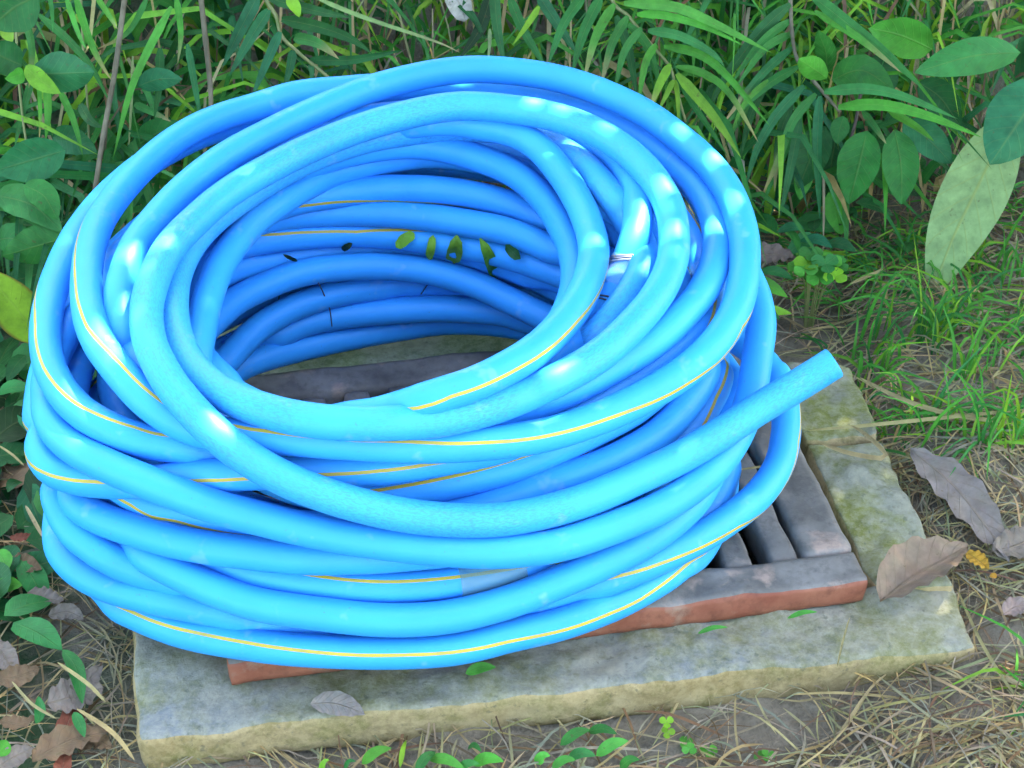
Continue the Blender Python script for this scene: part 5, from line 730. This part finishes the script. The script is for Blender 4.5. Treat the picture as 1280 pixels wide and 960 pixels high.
# clover and seedlings
def clover(px, py, z, r, label, n=9, cols=('fresh', 'fresh', 'mid', 'yellow'), grp='clover and seedlings', spread=1.0):
    c = at(px, py, z); gz_ = ground_z(c[0], c[1]); e = empty('clover_plant', (c[0], c[1], gz_), label, 'plant', grp)
    for i in range(n):
        a = R3.uniform(0, 6.28); rr = r * math.sqrt(R3.random()) * spread; p = np.array([c[0] + rr * math.cos(a), c[1] + rr * math.sin(a) * .8, c[2] + R3.uniform(-.004, .012)])
        stem('stalk', [(c[0] + rr * .2 * math.cos(a), c[1], gz_), (p[0] * .5 + c[0] * .5, p[1] * .5 + c[1] * .5, p[2] * .7 + gz_ * .3), p], .0007, .0005, M['stem'], e, 5)
        a0 = R3.uniform(0, 6.28); col = pick(*cols); l = r * R3.uniform(.42, .58)
        for k in range(3):
            b = a0 + k * 2.094; dr = np.array([math.cos(b), math.sin(b), R3.uniform(-.1, .25)])
            leaf('leaflet', [p, p + dr * l * .55, p + dr * l], l * .95, 'round', col, e, 'leaf', nrm=(0, -.5, 1), fold=.12, nu=6, across=4)
clover(1018, 338, .016, .030, 'bright green clover beside the right of the coil', 12)
clover(835, 905, -.045, .012, 'tiny yellow-green seedling at the foot of the front slab, centre', 2, ('yellow',)); clover(866, 937, -.055, .014, 'small clover in the straw in front of the slab', 3, ('yellow', 'fresh'))
clover(962, 946, -.055, .012, 'tiny clover at the bottom edge, right of the other seedlings', 2, ('yellow', 'fresh'))
for lab, lf in (('low leafy weed left of the clover, with lime leaf tips', [(925, 395, 990, 392, 30, 'yellow'), (925, 350, 985, 372, 34, 'fresh'), (945, 340, 992, 350, 34, 'mid'), (930, 375, 975, 400, 28, 'mid'), (1000, 300, 1040, 310, 40, 'blue'), (985, 285, 1000, 318, 22, 'mid'), (1030, 305, 1070, 315, 30, 'blue'), (1010, 310, 1020, 335, 30, 'blue')]),
                ('cluster of fresh green leaves at the foot of the front slab, centre', [(452, 955, 490, 935, 26, 'fresh'), (500, 960, 508, 925, 14, 'yellow'), (520, 965, 545, 940, 24, 'mid'), (535, 948, 582, 962, 26, 'fresh'), (585, 935, 602, 940, 16, 'mid'), (590, 955, 630, 952, 28, 'fresh'), (570, 965, 600, 955, 24, 'mid')]),
                ('cluster of green leaves at the foot of the front slab, right of centre', [(700, 932, 738, 912, 26, 'mid'), (735, 915, 772, 918, 24, 'mid'), (745, 945, 786, 926, 26, 'fresh'), (710, 948, 745, 945, 26, 'mid'), (690, 960, 720, 950, 24, 'fresh'), (670, 955, 688, 945, 20, 'fresh'), (775, 960, 800, 950, 20, 'mid')]),
                ('small lime leaf cluster at the bottom, left of centre', [(400, 965, 412, 950, 14, 'yellow'), (430, 962, 445, 952, 14, 'mid')])):
    front = lf[0][1] > 800; z = -.045 if front else .0
    c = at(lf[0][0], lf[0][1], z); e = empty('weed', (c[0], c[1], ground_z(c[0], c[1])), lab, 'plant', 'low weeds')
    for x0, y0, x1, y1, w, cl in lf:
        p, q = at(x0, y0, z - .006), at(x1, y1, z + R3.uniform(0, .01)); w *= R3.uniform(.48, .7); m_ = (p + q) / 2 + GZ * .005
        leaf('leaf', [p, m_, q], w * px2m(p), 'broad', pick(cl), e, 'leaf', nrm=(R3.uniform(-.2, .2), -.5, 1), fold=.2, nu=8)
for lab, x, y, w in (('green leaf scrap with dark leaf under the front of the coil', 600, 838, 18), ('thin green leaf scrap against the red face of the grate', 890, 788, 8), ('green leaf scrap at the right end of the red face', 1002, 769, 8)):
    p = at(x - 18, y + 4, ZT + .006); q = at(x + 20, y - 4, ZT + .012)
    tag(leaf('fallen_leaf', [p, (p + q) / 2 + GZ * .003, q], w * px2m(p) * .8, 'broad', pick('fresh'), None, 'leaf', nrm=(0, -.6, 1), fold=.2), lab, 'leaf', 'green leaf scraps on the front slab')
# leaf scraps caught on the inner loops of the coil
for lab, pts, w, c in (('small green leaf scrap on the inner loops, leftmost', [(518, 292), (506, 300), (496, 310)], 15, 'mid'), ('narrow olive leaf scrap on the inner loops', [(541, 294), (539, 310), (536, 324)], 11, 'mid'),
                       ('wide green leaf scrap in the middle of the inner loops', [(571, 294), (570, 308), (566, 328)], 20, 'mid'), ('long drooping green leaf scrap on the inner loops', [(600, 298), (610, 318), (619, 346)], 16, 'mid'),
                       ('short dark leaf scrap on the inner loops, rightmost', [(632, 306), (642, 316), (650, 324)], 13, 'deep'), ('tiny dark leaf scrap on the left inner loops', [(440, 304), (434, 308), (428, 312)], 8, 'dark'),
                       ('tiny dark twig on the left inner loops', [(354, 318), (362, 322), (372, 326)], 5, 'dark')):
    P = [hose_hit(x, y, .004 + .003 * k_) for k_, (x, y) in enumerate(pts)]
    if any(p is None for p in P): P = [aty(x, y, .40) for x, y in pts]
    tag(leaf('leaf_scrap', P, w * px2m(P[1]), 'straw', jit(GREENS['yellow' if c == 'mid' else c], .2), None, 'leaf', fold=.35, nu=8, ruffle=.1, twist=rnd.uniform(-.5, .5)), lab, 'leaf', 'leaf scraps caught in the coil')
for lab, pts in (('hair-thin dark stalk stuck to the inner loops, left', [(398, 354), (405, 368), (412, 386), (415, 408)]), ('hair-thin dark stalk stuck to the inner loops, right', [(534, 356), (530, 362), (526, 368)])):
    P = [hose_hit(x, y, .0008) for x, y in pts]; P = [p for p in P if p is not None]
    tag(stem('stalk', P, .0007, .0005, M['wire_dark'], None), lab, 'stalk')
# pebbles
for lab, x, y, r in (('rounded bluish pebble in front of the right end of the slab', 1155, 901, .0085), ('long flat bluish pebble beside the rounded one', 1183, 908, .011)):
    c = at(x, y, -.05); V = []; F_ = []
    bm = bmesh.new(); bmesh.ops.create_icosphere(bm, subdivisions=3, radius=1)
    for v in bm.verts:
        n_ = 1 + .22 * noise.noise(v.co * 1.4 + Vector((x, 0, 0))); v.co = Vector((v.co.x * r * n_ * (1.5 if 'long' in lab else 1), v.co.y * r * n_ * .8, v.co.z * r * n_ * .6)) + Vector(c)
    me = bpy.data.meshes.new('pebble'); bm.to_mesh(me); bm.free(); me.materials.append(M['pebble']); me.polygons.foreach_set('use_smooth', [True] * len(me.polygons))
    tag(link('pebble', me), lab, 'pebble', 'pebbles')

# ------------------------------------------------------------------ the leafy branches overhead that shade the place, with leaves left out along the sun to place each fleck
FLECK = [(160, 314, 6), (207, 300, 5), (272, 542, 14), (580, 106, 5), (665, 128, 9), (700, 137, 6), (642, 199, 6), (715, 190, 7), (822, 238, 12), (842, 285, 9), (893, 280, 9),
         (790, 295, 11), (848, 168, 9), (893, 196, 11), (740, 300, 6), (97, 487, 5), (116, 507, 6), (115, 424, 4), (695, 460, 6), (160, 384, 3)]
beams = []
for x, y, r in FLECK:
    p = hose_hit(x, y)
    if p is not None: beams.append((p, r * .00085))
tx = np.cross(SUN_TO, [0, 0, 1.0]); tx /= np.linalg.norm(tx); ty = np.cross(SUN_TO, tx)
RC = np.random.default_rng(5)
n = 120000
ctr = np.array([.12, .48, 0])
a_ = RC.uniform(-1.03, 1.03, n); b_ = RC.uniform(-1.03, 1.03, n); h_ = RC.uniform(1.55, 1.85, n)
pos = ctr + a_[:, None] * tx + b_[:, None] * ty + h_[:, None] * SUN_TO
ln = RC.uniform(.02, .036, n); wd_ = ln * RC.uniform(.5, .65, n)
th_ = RC.uniform(0, 2 * np.pi, n); nrm_ = SUN_TO + RC.normal(0, .35, (n, 3)); nrm_ /= np.linalg.norm(nrm_, axis=1)[:, None]
e1 = np.cross(nrm_, np.stack([np.cos(th_), np.sin(th_), .3 * np.sin(th_ * 3)], 1)); e1 /= np.linalg.norm(e1, axis=1)[:, None]; e2 = np.cross(nrm_, e1)
keep = np.ones(n, bool)
for p, r in beams:
    d = pos - p; d = d - (d @ SUN_TO)[:, None] * SUN_TO
    keep &= ~((np.abs((d * e1).sum(1)) < ln * .5 + r * .4) & (np.abs((d * e2).sum(1)) < wd_ * .42 + r * .4))
pos, ln, wd_, e1, e2 = pos[keep], ln[keep], wd_[keep], e1[keep], e2[keep]; n = len(pos)
prof = [(-.5, 0), (-.2, .42), (.15, .40), (.5, 0), (.15, -.40), (-.2, -.42)]
Vc = np.concatenate([(pos + e1 * (ln * u_)[:, None] + e2 * (wd_ * v_)[:, None])[:, None] for u_, v_ in prof], 1).reshape(-1, 3)
me = bpy.data.meshes.new('foliage'); me.vertices.add(len(Vc)); me.vertices.foreach_set('co', Vc.ravel().astype(np.float32))
me.loops.add(6 * n); me.loops.foreach_set('vertex_index', np.arange(6 * n, dtype=np.int32)); me.polygons.add(n)
me.polygons.foreach_set('loop_start', np.arange(0, 6 * n, 6, dtype=np.int32)); me.polygons.foreach_set('loop_total', np.full(n, 6, dtype=np.int32))
m, t, b, o = mat('tree_leaf'); b.inputs['Base Color'].default_value = (.035, .09, .02, 1); b.inputs['Roughness'].default_value = .6; me.materials.append(m)
me.update(); me.validate()
top = ctr + 1.7 * SUN_TO
tree = empty('shade_tree', (2.6, 2.4, 0), 'leafy tree overhanging the hose from behind, above the frame', 'tree')
fo = link('foliage', me, tree); fo['kind'] = 'stuff'
gzt = ground_z(2.6, 2.4)
stem('trunk', [(2.6, 2.4, gzt - .1), (2.55, 2.35, 1.2), (2.35, 2.2, 2.3), (1.9, 1.9, 3.0)], .14, .07, M['bark'], tree, 12)
for k in range(6):
    q = ctr + SUN_TO * 1.75 + tx * RC.uniform(-1.0, 1.0) + ty * RC.uniform(-1.0, 1.0)
    stem('limb', [(2.3 - .06 * k, 2.18 - .04 * k, 2.4 + .1 * k), tuple((np.array([2.2, 2.1, 2.6]) * .5 + q * .5) + GZ * .25), tuple(q)], .035, .008, M['bark'], tree, 7)
